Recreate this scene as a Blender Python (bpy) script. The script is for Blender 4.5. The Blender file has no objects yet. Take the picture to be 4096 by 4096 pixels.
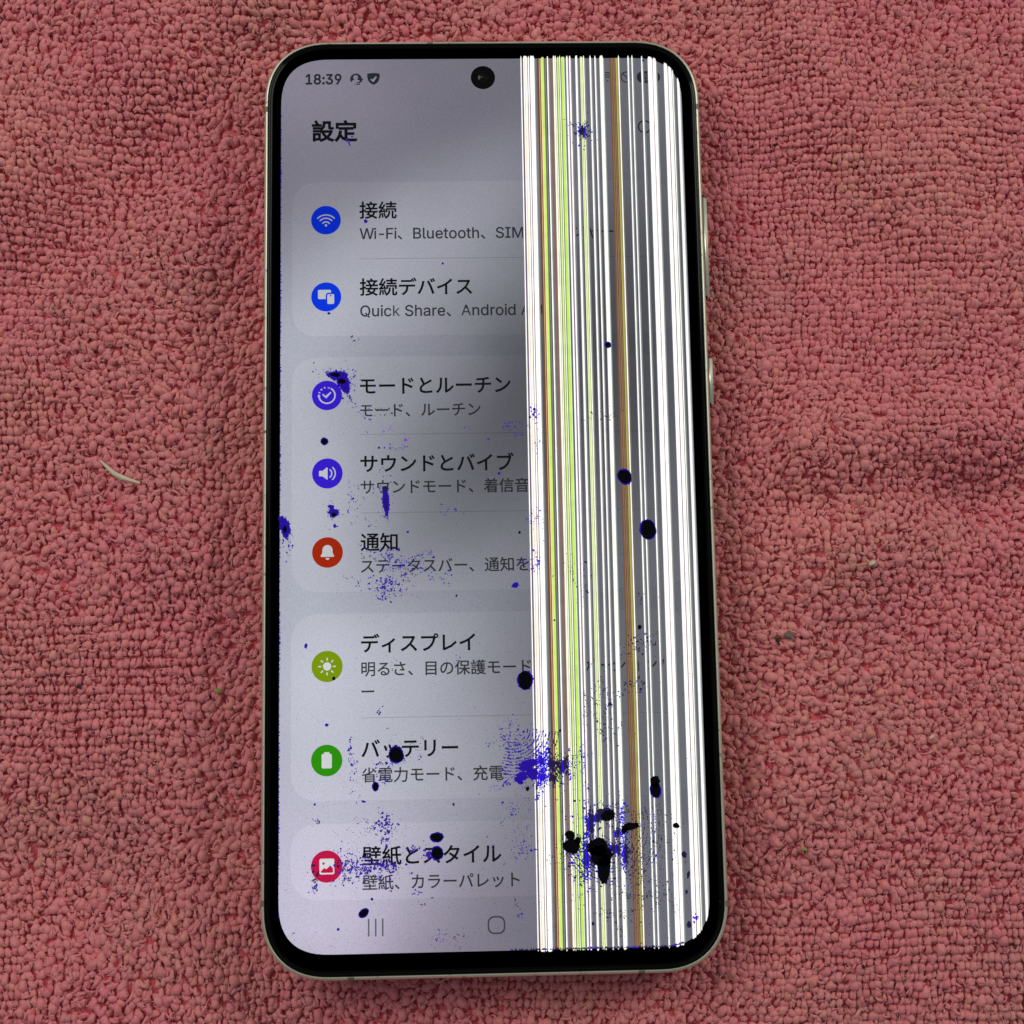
import bpy, bmesh, math, random
import numpy as np
from mathutils import Matrix, Vector

# ------------------------------------------------------------------ camera, light, exposure
scene = bpy.context.scene
COL = scene.collection
MM = 0.001                                   # everything below is written in millimetres

cam_data = bpy.data.cameras.new('camera')
cam = bpy.data.objects.new('camera', cam_data)
COL.objects.link(cam)
cam_data.sensor_width = 36.0
cam_data.lens = 36.0 * 5500.0 / 4096.0
cam_data.clip_start, cam_data.clip_end = 0.01, 20.0
RT = [[0.99951488, 0.01437459, -0.02762926], [-0.01773596, 0.99192907, -0.12554739], [0.02560158, 0.12597652, 0.99170282]]
cam.matrix_world = Matrix.Translation(Vector((-2.5866, -33.5938, 240.9939)) * MM) @ Matrix(RT).to_4x4()
scene.camera = cam

world = bpy.data.worlds.new('World')
scene.world = world
world.use_nodes = True
wbg = world.node_tree.nodes['Background']
wbg.inputs['Color'].default_value = (0.86, 0.92, 1.0, 1)
wbg.inputs['Strength'].default_value = 0.18

def area_lamp(name, loc, target, size, size_y, watts, color):
    d = bpy.data.lights.new(name, 'AREA')
    d.shape = 'RECTANGLE'
    d.size, d.size_y, d.energy, d.color = size * MM, size_y * MM, watts, color
    o = bpy.data.objects.new(name, d)
    COL.objects.link(o)
    o.location = Vector(loc) * MM
    o.rotation_euler = (Vector(target) * MM - o.location).to_track_quat('-Z', 'Y').to_euler()
    return o

# the lamps of the room: a ceiling lamp beyond the top left of the phone, a weaker one at the top right
area_lamp('ceiling_lamp', (-470, 360, 560), (0, 0, 0), 520, 460, 2.75, (1.0, 0.96, 0.90))
area_lamp('side_lamp', (560, 330, 380), (0, 0, 0), 260, 160, 1.7, (1.0, 0.97, 0.88))

scene.view_settings.view_transform = 'Standard'
scene.view_settings.look = 'None'
scene.view_settings.exposure = 0.0
scene.view_settings.gamma = 1.0

# ------------------------------------------------------------------ helpers
rng = random.Random(18)
nrg = np.random.default_rng(39)

def s2l(c):
    c = c / 255.0
    return c / 12.92 if c <= 0.04045 else ((c + 0.055) / 1.055) ** 2.4

def srgb(r, g, b):
    return (s2l(r), s2l(g), s2l(b), 1.0)

def empty(name, loc=(0, 0, 0)):
    o = bpy.data.objects.new(name, None)
    o.empty_display_size = 0.01
    COL.objects.link(o)
    o.location = Vector(loc) * MM
    return o

def tag(o, label=None, cat=None, group=None, kind=None):
    for k, v in (('label', label), ('category', cat), ('group', group), ('kind', kind)):
        if v:
            o[k] = v
    return o

def mesh_object(name, verts, faces, mat, parent=None, smooth=False, kind=None):
    me = bpy.data.meshes.new(name)
    me.from_pydata([(v[0] * MM, v[1] * MM, v[2] * MM) for v in verts], [], faces)
    me.update()
    if smooth:
        me.polygons.foreach_set('use_smooth', [True] * len(me.polygons))
    me.materials.append(mat)
    o = bpy.data.objects.new(name, me)
    COL.objects.link(o)
    o.parent = parent
    if kind:
        o['kind'] = kind
    return o

class Sheet:
    """flat polygons gathered into one mesh part"""
    def __init__(self):
        self.v, self.f = [], []
    def poly(self, pts, z):
        i = len(self.v)
        self.v += [(x, y, z) for x, y in pts]
        self.f.append(tuple(range(i, i + len(pts))))
    def disc(self, cx, cy, r, z, n=24, a0=0.0, a1=2 * math.pi):
        full = abs(a1 - a0) > 6.28
        m = n if full else n + 1
        self.poly([(cx + r * math.cos(a0 + (a1 - a0) * k / n), cy + r * math.sin(a0 + (a1 - a0) * k / n)) for k in range(m)], z)
    def stroke(self, pts, w, z, caps=True):
        """constant-width line: one strip of quads, round ends a hair higher"""
        L, Rr = [], []
        n = len(pts)
        for k, (x, y) in enumerate(pts):
            a, b = pts[max(k - 1, 0)], pts[min(k + 1, n - 1)]
            dx, dy = b[0] - a[0], b[1] - a[1]
            d = math.hypot(dx, dy) or 1.0
            f = 1.0
            if 0 < k < n - 1:
                e = math.hypot(x - a[0], y - a[1]) or 1.0
                c = ((x - a[0]) * dx + (y - a[1]) * dy) / (e * d)
                f = 1.0 / max(c, 0.5)
            nx, ny = -dy / d * w / 2 * f, dx / d * w / 2 * f
            L.append((x + nx, y + ny)); Rr.append((x - nx, y - ny))
        for k in range(n - 1):
            self.poly([L[k], Rr[k], Rr[k + 1], L[k + 1]][::-1], z)
        if caps:
            for (x, y) in (pts[0], pts[-1]):
                self.disc(x, y, w / 2, z + 0.002, 10)
    def arc(self, cx, cy, r, a0, a1, w, z, n=18, caps=True):
        self.stroke([(cx + r * math.cos(math.radians(a0 + (a1 - a0) * k / n)), cy + r * math.sin(math.radians(a0 + (a1 - a0) * k / n))) for k in range(n + 1)], w, z, caps)
    def build(self, name, mat, parent, kind=None):
        # make every face look up
        out = []
        for f in self.f:
            a = 0.0
            for i in range(len(f)):
                p, q = self.v[f[i]], self.v[f[(i + 1) % len(f)]]
                a += p[0] * q[1] - q[0] * p[1]
            out.append(f if a > 0 else f[::-1])
        return mesh_object(name, self.v, out, mat, parent, kind=kind)

def rounded(W, H, R, n, inset=0.0, cx=0.0, cy=0.0, seg=14):
    """outline of a rectangle with continuous-curvature corners, counter-clockwise"""
    W, H, R = W - 2 * inset, H - 2 * inset, max(R - inset, 0.05)
    pts = []
    for sx, sy, a0 in ((1, 1, 0), (-1, 1, 90), (-1, -1, 180), (1, -1, 270)):
        for k in range(seg + 1):
            a = math.radians(a0 + 90.0 * k / seg)
            c, s = math.cos(a), math.sin(a)
            x = math.copysign(abs(c) ** (2 / n), c) * R
            y = math.copysign(abs(s) ** (2 / n), s) * R
            pts.append((cx + sx * (W / 2 - R) + x, cy + sy * (H / 2 - R) + y))
    return pts

def loft(rings):
    """faces between rings of equal length; rings are lists of (x, y, z)"""
    v, f = [], []
    n = len(rings[0])
    for r in rings:
        v += r
    for k in range(len(rings) - 1):
        for i in range(n):
            j = (i + 1) % n
            f.append((k * n + i, (k + 1) * n + i, (k + 1) * n + j, k * n + j))
    return v, f

# ------------------------------------------------------------------ materials
def new_mat(name):
    m = bpy.data.materials.new(name)
    m.use_nodes = True
    nt = m.node_tree
    b = nt.nodes['Principled BSDF']
    return m, nt, b

def noise(nt, scale, detail=2.0, rough=0.5, vec=None):
    n = nt.nodes.new('ShaderNodeTexNoise')
    n.inputs['Scale'].default_value = scale
    n.inputs['Detail'].default_value = detail
    n.inputs['Roughness'].default_value = rough
    if vec is not None:
        nt.links.new(vec, n.inputs['Vector'])
    return n

def math_node(nt, op, a, b=None):
    n = nt.nodes.new('ShaderNodeMath')
    n.operation = op
    for i, q in enumerate((a, b)):
        if q is None:
            continue
        if isinstance(q, (int, float)):
            n.inputs[i].default_value = q
        else:
            nt.links.new(q, n.inputs[i])
    return n.outputs[0]

def mix_col(nt, fac, a, b, blend='MIX'):
    n = nt.nodes.new('ShaderNodeMix')
    n.data_type = 'RGBA'
    n.blend_type = blend
    for i, q in ((0, fac), (6, a), (7, b)):
        if isinstance(q, (int, float, tuple)):
            n.inputs[i].default_value = q
        else:
            nt.links.new(q, n.inputs[i])
    return n.outputs[2]

def ramp(nt, fac, stops):
    n = nt.nodes.new('ShaderNodeValToRGB')
    e = n.color_ramp.elements
    while len(e) < len(stops):
        e.new(0.5)
    for k, (p, c) in enumerate(stops):
        e[k].position, e[k].color = p, c
    nt.links.new(fac, n.inputs[0])
    return n.outputs[0]

# the failing panel's own uneven output: patches of the OLED that still drive brighter or weaker, in phone millimetres
PATCHES = [(-33.191, 73.622, 11.47, 8.83, 0, 0.07), (-12.654, 44.113, 22.71, 10.48, 30, 0.13), (-34.374, 22.46, 10.74, 15.03, 0, 0.15), (-10.698, 20.859, 11.22, 6.47, 30, 0.05), (-34.314, 0.669, 11.04, 12.74, 0, 0.19), (-34.267, -16.406, 10.52, 10.52, 0, 0.13), (-21.432, 31.181, 12.99, 6.5, 35, 0.07), (-17.459, -25.109, 16.82, 7.57, 20, 0.12), (-34.216, -35.245, 10.41, 12.49, 0, 0.16), (-13.361, -37.695, 12.54, 10.45, 0, 0.12), (-32.088, -62.639, 15.19, 15.19, 0, 0.34), (-7.286, -54.243, 12.44, 10.36, 0, 0.06), (-34.11, -73.785, 10.2, 6.12, 0, 0.1), (5.796, 24.21, 6.51, 8.68, 0, -0.035), (2.062, 8.412, 11.18, 8.6, 40, -0.06), (-8.086, 62.341, 14.56, 4.85, 35, -0.03), (25.055, 28.449, 10.05, 30.57, 0, -0.1), (22.128, -44.56, 12.6, 21.0, 0, -0.03)]
def panel_group():
    g = bpy.data.node_groups.new('panel_output', 'ShaderNodeTree')
    g.interface.new_socket('Output', in_out='OUTPUT', socket_type='NodeSocketFloat')
    g.interface.new_socket('Violet', in_out='OUTPUT', socket_type='NodeSocketFloat')
    out = g.nodes.new('NodeGroupOutput')
    tc = g.nodes.new('ShaderNodeTexCoord')
    sep = g.nodes.new('ShaderNodeSeparateXYZ')
    g.links.new(tc.outputs['Object'], sep.inputs[0])
    # a little turbulence so that no patch has a drawn outline
    wob = noise(g, 28.0, 2.0, 0.5, tc.outputs['Object'])
    w = math_node(g, 'MULTIPLY', math_node(g, 'SUBTRACT', wob.outputs['Fac'], 0.5), 0.012)
    X = math_node(g, 'ADD', sep.outputs[0], w)
    Y = math_node(g, 'SUBTRACT', sep.outputs[1], w)
    def bump(cx, cy, sx, sy, rot):
        c, s = math.cos(math.radians(rot)), math.sin(math.radians(rot))
        dx = math_node(g, 'SUBTRACT', X, cx * MM)
        dy = math_node(g, 'SUBTRACT', Y, cy * MM)
        u = math_node(g, 'ADD', math_node(g, 'MULTIPLY', dx, c / (sx * MM)), math_node(g, 'MULTIPLY', dy, s / (sx * MM)))
        v = math_node(g, 'ADD', math_node(g, 'MULTIPLY', dx, -s / (sy * MM)), math_node(g, 'MULTIPLY', dy, c / (sy * MM)))
        q = math_node(g, 'ADD', math_node(g, 'MULTIPLY', u, u), math_node(g, 'MULTIPLY', v, v))
        return math_node(g, 'EXPONENT', math_node(g, 'MULTIPLY', q, -0.5))
    acc = 0.168
    for cx, cy, sx, sy, rot, amp in PATCHES:
        acc = math_node(g, 'ADD', math_node(g, 'MULTIPLY', bump(cx, cy, sx, sy, rot), amp), acc)
    grain = noise(g, 5200.0, 2.0, 0.6, tc.outputs['Object'])
    gr = math_node(g, 'ADD', math_node(g, 'MULTIPLY', math_node(g, 'SUBTRACT', grain.outputs['Fac'], 0.5), 0.55), 1.0)
    acc = math_node(g, 'MULTIPLY', math_node(g, 'MAXIMUM', acc, 0.05), gr)
    g.links.new(acc, out.inputs[0])
    vi = math_node(g, 'ADD', bump(-20, -82, 34, 20, 0), math_node(g, 'MULTIPLY', bump(-30, 74, 26, 16, 0), 0.8))
    n2 = noise(g, 95.0, 3.0, 0.6, tc.outputs['Object'])
    vi = math_node(g, 'ADD', vi, math_node(g, 'MULTIPLY', math_node(g, 'SUBTRACT', n2.outputs['Fac'], 0.45), 0.9))
    g.links.new(vi, out.inputs[1])
    return g
PANEL = panel_group()

def glossy_black(b):
    b.inputs['Base Color'].default_value = (0.002, 0.002, 0.0025, 1)
    b.inputs['Roughness'].default_value = 0.12
    b.inputs['IOR'].default_value = 1.22

def lit_mat(name, color, gain=1.0, uneven=1.0, tint=False):
    """a piece of the screen picture: light from the panel, under glossy glass"""
    m, nt, b = new_mat(name)
    m.cycles.emission_sampling = 'NONE'
    glossy_black(b)
    b.inputs['Emission Color'].default_value = color
    b.inputs['Emission Strength'].default_value = gain
    if uneven > 0:
        gp = nt.nodes.new('ShaderNodeGroup'); gp.node_tree = PANEL
        f = math_node(nt, 'ADD', math_node(nt, 'MULTIPLY', gp.outputs[0], gain * uneven), gain * (1 - uneven) * 0.3)
        nt.links.new(f, b.inputs['Emission Strength'])
        if tint:
            nt.links.new(mix_col(nt, gp.outputs[1], color, (1.04, 0.94, 1.22, 1)), b.inputs['Emission Color'])
    return m

M_BG = lit_mat('screen_background', (0.93, 0.965, 1.13, 1), 0.98, 1.0, True)
M_CARD = lit_mat('screen_card', (0.935, 0.97, 1.11, 1), 1.075, 1.0, True)
M_TITLE = lit_mat('screen_title_ink', srgb(10, 13, 17), 1.0, 0.0)
M_SUB = lit_mat('screen_subtitle_ink', (0.9, 0.95, 1.1, 1), 0.105, 0.6)
M_STATUS = lit_mat('screen_status_ink', srgb(36, 38, 48), 1.0, 0.0)
M_DIVIDER = lit_mat('screen_divider', (0.9, 1.0, 1.03, 1), 0.72)
M_SYMBOL = lit_mat('screen_symbol_white', (0.97, 1.0, 1.03, 1), 1.25)
M_NAV = lit_mat('screen_nav_ink', (0.92, 0.92, 1.1, 1), 0.27)
M_FAINT = lit_mat('screen_faint_ink', (0.95, 1.0, 1.02, 1), 0.55)
BADGE = {n: lit_mat('badge_' + n, srgb(*c), g, 0.35) for n, c, g in (
    ('blue', (0, 40, 190), 3.3), ('blue_two', (3, 48, 205), 3.3), ('indigo', (50, 24, 190), 3.2), ('red', (150, 34, 6), 3.2),
    ('olive', (112, 138, 4), 3.1), ('green', (40, 132, 4), 3.1), ('crimson', (176, 16, 66), 3.0))}
M_BLUE = lit_mat('dead_blue', srgb(38, 14, 150), 1.0, 0.0)
M_VIVID = lit_mat('dead_vivid_blue', srgb(44, 22, 226), 1.0, 0.0)
M_INDIGO = lit_mat('dead_indigo', srgb(54, 30, 150), 1.0, 0.0)
M_NAVY = lit_mat('dead_navy', srgb(34, 26, 66), 1.0, 0.0)
M_DEAD = lit_mat('dead_black', srgb(0, 0, 2), 1.0, 0.0)
M_VIOLET = lit_mat('dead_violet', srgb(128, 50, 190), 1.0, 0.0)

def stripe_mat(name, c):
    m, nt, b = new_mat(name)
    m.cycles.emission_sampling = 'NONE'
    glossy_black(b)
    b.inputs['Emission Color'].default_value = c
    b.inputs['Emission Strength'].default_value = 1.0
    tc = nt.nodes.new('ShaderNodeTexCoord')
    n = noise(nt, 420.0, 2.0, 0.6, tc.outputs['Object'])
    f = math_node(nt, 'ADD', math_node(nt, 'MULTIPLY', n.outputs['Fac'], 0.35), 0.83)
    nt.links.new(f, b.inputs['Emission Strength'])
    return m

# matte pale metal with scuffs and grime
def metal_mat(name, base, rough):
    m, nt, b = new_mat(name)
    tc = nt.nodes.new('ShaderNodeTexCoord')
    n = noise(nt, 700.0, 5.0, 0.65, tc.outputs['Object'])
    n2 = noise(nt, 90.0, 3.0, 0.6, tc.outputs['Object'])
    d = ramp(nt, n.outputs['Fac'], [(0.28, (0.30, 0.31, 0.25, 1)), (0.40, (1, 1, 1, 1))])
    y = ramp(nt, n2.outputs['Fac'], [(0.35, (0.92, 0.97, 0.86, 1)), (0.65, (1.0, 1.0, 1.0, 1))])
    c = mix_col(nt, 1.0, mix_col(nt, 1.0, base, d, 'MULTIPLY'), y, 'MULTIPLY')
    nt.links.new(c, b.inputs['Base Color'])
    b.inputs['Metallic'].default_value = 0.75
    b.inputs['Roughness'].default_value = rough
    bp = nt.nodes.new('ShaderNodeBump')
    bp.inputs['Strength'].default_value = 0.25
    bp.inputs['Distance'].default_value = 0.00003
    nt.links.new(n.outputs['Fac'], bp.inputs['Height'])
    nt.links.new(bp.outputs[0], b.inputs['Normal'])
    return m
M_FRAME = metal_mat('frame_metal', (0.72, 0.75, 0.61, 1), 0.45)
M_BUTTON = metal_mat('button_metal', (0.92, 0.91, 0.78, 1), 0.40)
M_BAND, _nt, _b = new_mat('antenna_plastic')
_b.inputs['Base Color'].default_value = (0.19, 0.19, 0.13, 1); _b.inputs['Roughness'].default_value = 0.5

M_GLASS, nt_, b_ = new_mat('black_glass')
glossy_black(b_)
_tc = nt_.nodes.new('ShaderNodeTexCoord')
_n = noise(nt_, 900.0, 3.0, 0.6, _tc.outputs['Object'])
_sp = ramp(nt_, _n.outputs['Fac'], [(0.72, (0.001, 0.0012, 0.001, 1)), (0.80, (0.02, 0.025, 0.02, 1))])
nt_.links.new(_sp, b_.inputs['Base Color'])
b_.inputs['Roughness'].default_value = 0.08
M_LENS, _nt, _b = new_mat('camera_window'); _b.inputs['Base Color'].default_value = (0.0035, 0.0035, 0.0035, 1); _b.inputs['Roughness'].default_value = 0.25; _b.inputs['IOR'].default_value = 1.2
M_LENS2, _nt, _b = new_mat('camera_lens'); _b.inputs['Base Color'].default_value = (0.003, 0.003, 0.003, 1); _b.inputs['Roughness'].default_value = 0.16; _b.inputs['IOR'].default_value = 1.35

# towel yarn
def yarn_mat():
    m, nt, b = new_mat('towel_yarn')
    geo = nt.nodes.new('ShaderNodeNewGeometry')
    tc = nt.nodes.new('ShaderNodeTexCoord')
    per = ramp(nt, geo.outputs['Random Per Island'], [
        (0.0, (0.74, 0.215, 0.235, 1)), (0.35, (0.77, 0.250, 0.268, 1)), (0.70, (0.79, 0.278, 0.290, 1)),
        (0.95, (0.80, 0.270, 0.262, 1)), (0.99, (0.76, 0.280, 0.250, 1)), (1.0, (0.82, 0.33, 0.32, 1))])
    st = noise(nt, 42.0, 4.0, 0.62, tc.outputs['Object'])
    stain = ramp(nt, st.outputs['Fac'], [(0.50, (1, 1, 1, 1)), (0.72, (0.86, 1.02, 0.92, 1))])
    hue = noise(nt, 26.0, 2.0, 0.5, tc.outputs['Object'])
    warm = ramp(nt, hue.outputs['Fac'], [(0.35, (1.0, 0.90, 0.98, 1)), (0.65, (1.0, 1.06, 0.98, 1))])
    c = mix_col(nt, 1.0, mix_col(nt, 1.0, per, stain, 'MULTIPLY'), warm, 'MULTIPLY')
    tw = noise(nt, 2300.0, 3.0, 0.65, tc.outputs['Object'])
    c = mix_col(nt, 1.0, c, ramp(nt, tw.outputs['Fac'], [(0.32, (0.92, 0.84, 0.85, 1)), (0.68, (1.05, 1.12, 1.10, 1))]), 'MULTIPLY')
    nt.links.new(c, b.inputs['Base Color'])
    b.inputs['Roughness'].default_value = 0.75
    b.inputs['Specular IOR Level'].default_value = 0.25
    b.inputs['Subsurface Weight'].default_value = 0.15
    b.inputs['Subsurface Radius'].default_value = (1.0, 0.6, 0.6)
    b.inputs['Subsurface Scale'].default_value = 0.0004
    b.inputs['Sheen Weight'].default_value = 0.22
    b.inputs['Sheen Roughness'].default_value = 0.4
    b.inputs['Sheen Tint'].default_value = (1.0, 0.80, 0.78, 1)
    fib = noise(nt, 4200.0, 3.0, 0.7, tc.outputs['Object'])
    bp = nt.nodes.new('ShaderNodeBump')
    bp.inputs['Strength'].default_value = 0.7
    bp.inputs['Distance'].default_value = 0.00016
    nt.links.new(fib.outputs['Fac'], bp.inputs['Height'])
    nt.links.new(bp.outputs[0], b.inputs['Normal'])
    return m
M_YARN = yarn_mat()
M_FIBRE, _nt, _b = new_mat('towel_fibre')
_b.inputs['Base Color'].default_value = (0.80, 0.36, 0.36, 1); _b.inputs['Roughness'].default_value = 0.8
_b.inputs['Transmission Weight'].default_value = 0.0
M_CLOTH, _nt, _b = new_mat('towel_backing')
_tc = _nt.nodes.new('ShaderNodeTexCoord')
_n = noise(_nt, 900.0, 3.0, 0.6, _tc.outputs['Object'])
_nt.links.new(ramp(_nt, _n.outputs['Fac'], [(0.3, (0.62, 0.08, 0.11, 1)), (0.7, (0.74, 0.14, 0.16, 1))]), _b.inputs['Base Color'])
_b.inputs['Roughness'].default_value = 0.9
_bp = _nt.nodes.new('ShaderNodeBump'); _bp.inputs['Distance'].default_value = 0.0006
_nt.links.new(_n.outputs['Fac'], _bp.inputs['Height']); _nt.links.new(_bp.outputs[0], _b.inputs['Normal'])

# ------------------------------------------------------------------ the towel
PW, PH, PR, PN = 77.3, 161.9, 11.8, 2.35      # phone outline
ZF = 8.0                                      # front face of the phone above its back

# gentle folds of the cloth: ridge or dip lines (x0, y0, x1, y1, width, height), millimetres
FOLDS = [(-93.683, 61.612, -42.396, 94.763, 10.5, 3.6), (-90.668, 36.139, -44.551, 76.427, 6.8, -3.0), (-59.742, 33.529, -37.713, 68.281, 9.1, 2.0), (52.518, 96.841, 71.626, 57.964, 7.7, 2.2), (80.534, 94.263, 69.985, 43.805, 6.4, -2.4), (57.909, 9.396, 100.839, 11.109, 5.5, 2.4), (52.924, -2.223, 102.294, -0.682, 3.9, -1.6), (63.586, -12.164, 99.468, -9.153, 5.0, 1.6), (-89.15, -12.863, -54.767, -9.035, 9.1, 1.6), (-87.578, -63.599, -62.528, -59.995, 11.8, -1.6), (56.606, -66.647, 95.951, -61.166, 13.6, 1.6), (-10.222, 96.1, 22.159, 94.991, 9.1, 1.2), (-62.82, -43.27, -45.596, -68.609, 7.3, 1.2)]
def value_noise(x, y, scale, seed):
    r = np.random.default_rng(seed)
    n = 64
    g = r.random((n, n))
    u, v = x / scale + 31.7, y / scale + 27.3
    i, j = np.floor(u).astype(int), np.floor(v).astype(int)
    fu, fv = u - i, v - j
    fu, fv = fu * fu * (3 - 2 * fu), fv * fv * (3 - 2 * fv)
    G = lambda a, b: g[a % n, b % n]
    return (G(i, j) * (1 - fu) + G(i + 1, j) * fu) * (1 - fv) + (G(i, j + 1) * (1 - fu) + G(i + 1, j + 1) * fu) * fv - 0.5

def outside(x, y):
    """distance (mm) outside the phone outline, negative inside"""
    qx, qy = np.abs(x) - (PW / 2 - PR), np.abs(y) - (PH / 2 - PR)
    return np.hypot(np.maximum(qx, 0), np.maximum(qy, 0)) + np.minimum(np.maximum(qx, qy), 0) - PR

def cloth_height(x, y):
    h = 5.0 * value_noise(x, y, 44.0, 5) + 3.0 * value_noise(x, y, 20.0, 6) + 1.1 * value_noise(x, y, 8.0, 7)
    for x0, y0, x1, y1, w, a in FOLDS:
        dx, dy = x1 - x0, y1 - y0
        t = np.clip(((x - x0) * dx + (y - y0) * dy) / (dx * dx + dy * dy), 0, 1)
        d = np.hypot(x - x0 - t * dx, y - y0 - t * dy)
        h = h + 1.15 * a * np.exp(-0.5 * (d / w) ** 2)
    d = outside(x, y)
    k = np.clip((d - 1.0) / 16.0, 0, 1)
    k = k * k * (3 - 2 * k)
    return -1.5 + k * (h + 0.5) - 0.35 * (1 - k)

towel = empty('towel')
tag(towel, 'pink terry towel spread rumpled under the phone', 'towel')

def grid_patch():
    a = np.concatenate([np.linspace(-320, -124, 22, endpoint=False), np.linspace(-124, 124, 125), np.linspace(124, 320, 23)[1:]])
    X, Y = np.meshgrid(a, a)
    Z = cloth_height(X, Y)
    far = np.maximum(np.abs(X), np.abs(Y)) > 126
    Z = Z + np.where(far, 0.9, 0.0)
    n = len(a)
    v = np.stack([X.ravel(), Y.ravel(), Z.ravel()], 1)
    idx = np.arange(n * n).reshape(n, n)
    f = np.stack([idx[:-1, :-1], idx[:-1, 1:], idx[1:, 1:], idx[1:, :-1]], -1).reshape(-1, 4)
    return mesh_object('backing_cloth', v.tolist(), [tuple(q) for q in f.tolist()], M_CLOTH, towel, smooth=True)
grid_patch()

def weave(px, py, half, jit, seed):
    """places on the cloth where yarn stands up: rows that wander, tidy here and tangled there"""
    nx, ny = int(2 * half / px), int(2 * half / py)
    I, J = np.meshgrid(np.arange(nx), np.arange(ny))
    x, y = I.ravel() * px - half, J.ravel() * py - half
    x = x + 3.2 * value_noise(x, y, 30.0, 11) + 0.9 * value_noise(x, y, 6.0, 12)
    y = y + 3.2 * value_noise(x, y, 34.0, 13) + 1.0 * value_noise(x, y, 7.0, 14)
    mess = np.clip(0.55 + 1.7 * value_noise(x, y, 24.0, 15), 0.15, 1.0)
    x = x + nrg.normal(0, 0.30, len(x)) * mess * jit
    y = y + nrg.normal(0, 0.36, len(x)) * mess * jit
    keep = (outside(x, y) > -2.2) & (nrg.random(len(x)) > 0.01)
    return x[keep], y[keep], mess[keep]

def yarn(x, y, mess, K, S, span, height, radius, wild):
    """bent tubes of yarn, one closed arch per place; returns vertices and quads"""
    N = len(x)
    z0 = cloth_height(x, y)
    d = outside(x, y)
    T = np.linspace(0.0, math.pi, K)[None, :]
    size = nrg.normal(1.0, 0.17, N).clip(0.6, 1.5)
    a = span * size * (1 + 0.6 * nrg.random(N) * mess)
    hgt = height * size * (1 + 0.22 * nrg.normal(0, 1, N) * mess).clip(0.6, 1.5)
    hgt = np.where(d < 1.2, np.minimum(hgt, 1.1), hgt)
    rad = radius * size ** 0.6 * nrg.normal(1.0, 0.14, N).clip(0.65, 1.4)
    ang = 0.5 * math.pi + nrg.normal(0.0, 0.45, N) * (0.35 + mess) + 1.2 * value_noise(x, y, 15.0, 31) + np.where(nrg.random(N) < wild * mess, nrg.random(N) * math.pi, 0)
    lean = 1.7 * value_noise(x, y, 19.0, 21) + nrg.normal(0, 0.38, N) * (0.35 + mess)
    lean2 = -0.35 + 1.7 * value_noise(x, y, 17.0, 22) + nrg.normal(0, 0.38, N) * (0.35 + mess)
    ca, sa = np.cos(ang), np.sin(ang)
    ux = a[:, None] * np.cos(T)
    uz = hgt[:, None] * np.sin(T) ** 0.8
    skew = nrg.normal(0, 0.20, (N, 1)) * np.sin(T)
    C = np.stack([ux * ca[:, None] - skew * sa[:, None] + lean[:, None] * uz * 0.6, ux * sa[:, None] + skew * ca[:, None] + lean2[:, None] * uz * 0.6, uz], -1)
    D = np.gradient(C, axis=1)
    D /= np.linalg.norm(D, axis=-1, keepdims=True) + 1e-9
    side = np.stack([-sa, ca, np.zeros(N)], -1)[:, None, :]
    n1 = side - D * (side * D).sum(-1, keepdims=True)
    n1 /= np.linalg.norm(n1, axis=-1, keepdims=True) + 1e-9
    n2 = np.cross(D, n1)
    ph = np.linspace(0, 2 * math.pi, S, endpoint=False)
    prof = rad[:, None] * (0.82 + 0.26 * np.sin(T)) * (1 + nrg.normal(0, 0.10, (N, K)))
    P = C[:, :, None, :] + prof[:, :, None, None] * (np.cos(ph)[None, None, :, None] * n1[:, :, None, :] + 0.85 * np.sin(ph)[None, None, :, None] * n2[:, :, None, :])
    P += nrg.normal(0, 0.11 * radius, P.shape)
    P += np.stack([x, y, z0 - 0.12], -1)[:, None, None, :]
    k, s = np.meshgrid(np.arange(K - 1), np.arange(S), indexing='ij')
    k, s = k.ravel(), s.ravel()
    q = np.stack([k * S + s, k * S + (s + 1) % S, (k + 1) * S + (s + 1) % S, (k + 1) * S + s], -1)
    F = (q[None] + (np.arange(N) * K * S)[:, None, None]).reshape(-1, 4)
    return P.reshape(-1, 3), F

def quads_object(name, V, F, mat):
    V = (V * MM).astype(np.float32)
    F = F.astype(np.int32)
    me = bpy.data.meshes.new(name)
    me.vertices.add(len(V)); me.vertices.foreach_set('co', V.ravel())
    me.loops.add(F.size); me.loops.foreach_set('vertex_index', F.ravel())
    me.polygons.add(len(F))
    me.polygons.foreach_set('loop_start', np.arange(0, F.size, 4, dtype=np.int32))
    me.update(calc_edges=True)
    me.polygons.foreach_set('use_smooth', np.ones(len(F), dtype=bool))
    me.materials.append(mat)
    o = bpy.data.objects.new(name, me)
    COL.objects.link(o)
    o.parent = towel
    o['kind'] = 'stuff'
    return o

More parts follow.
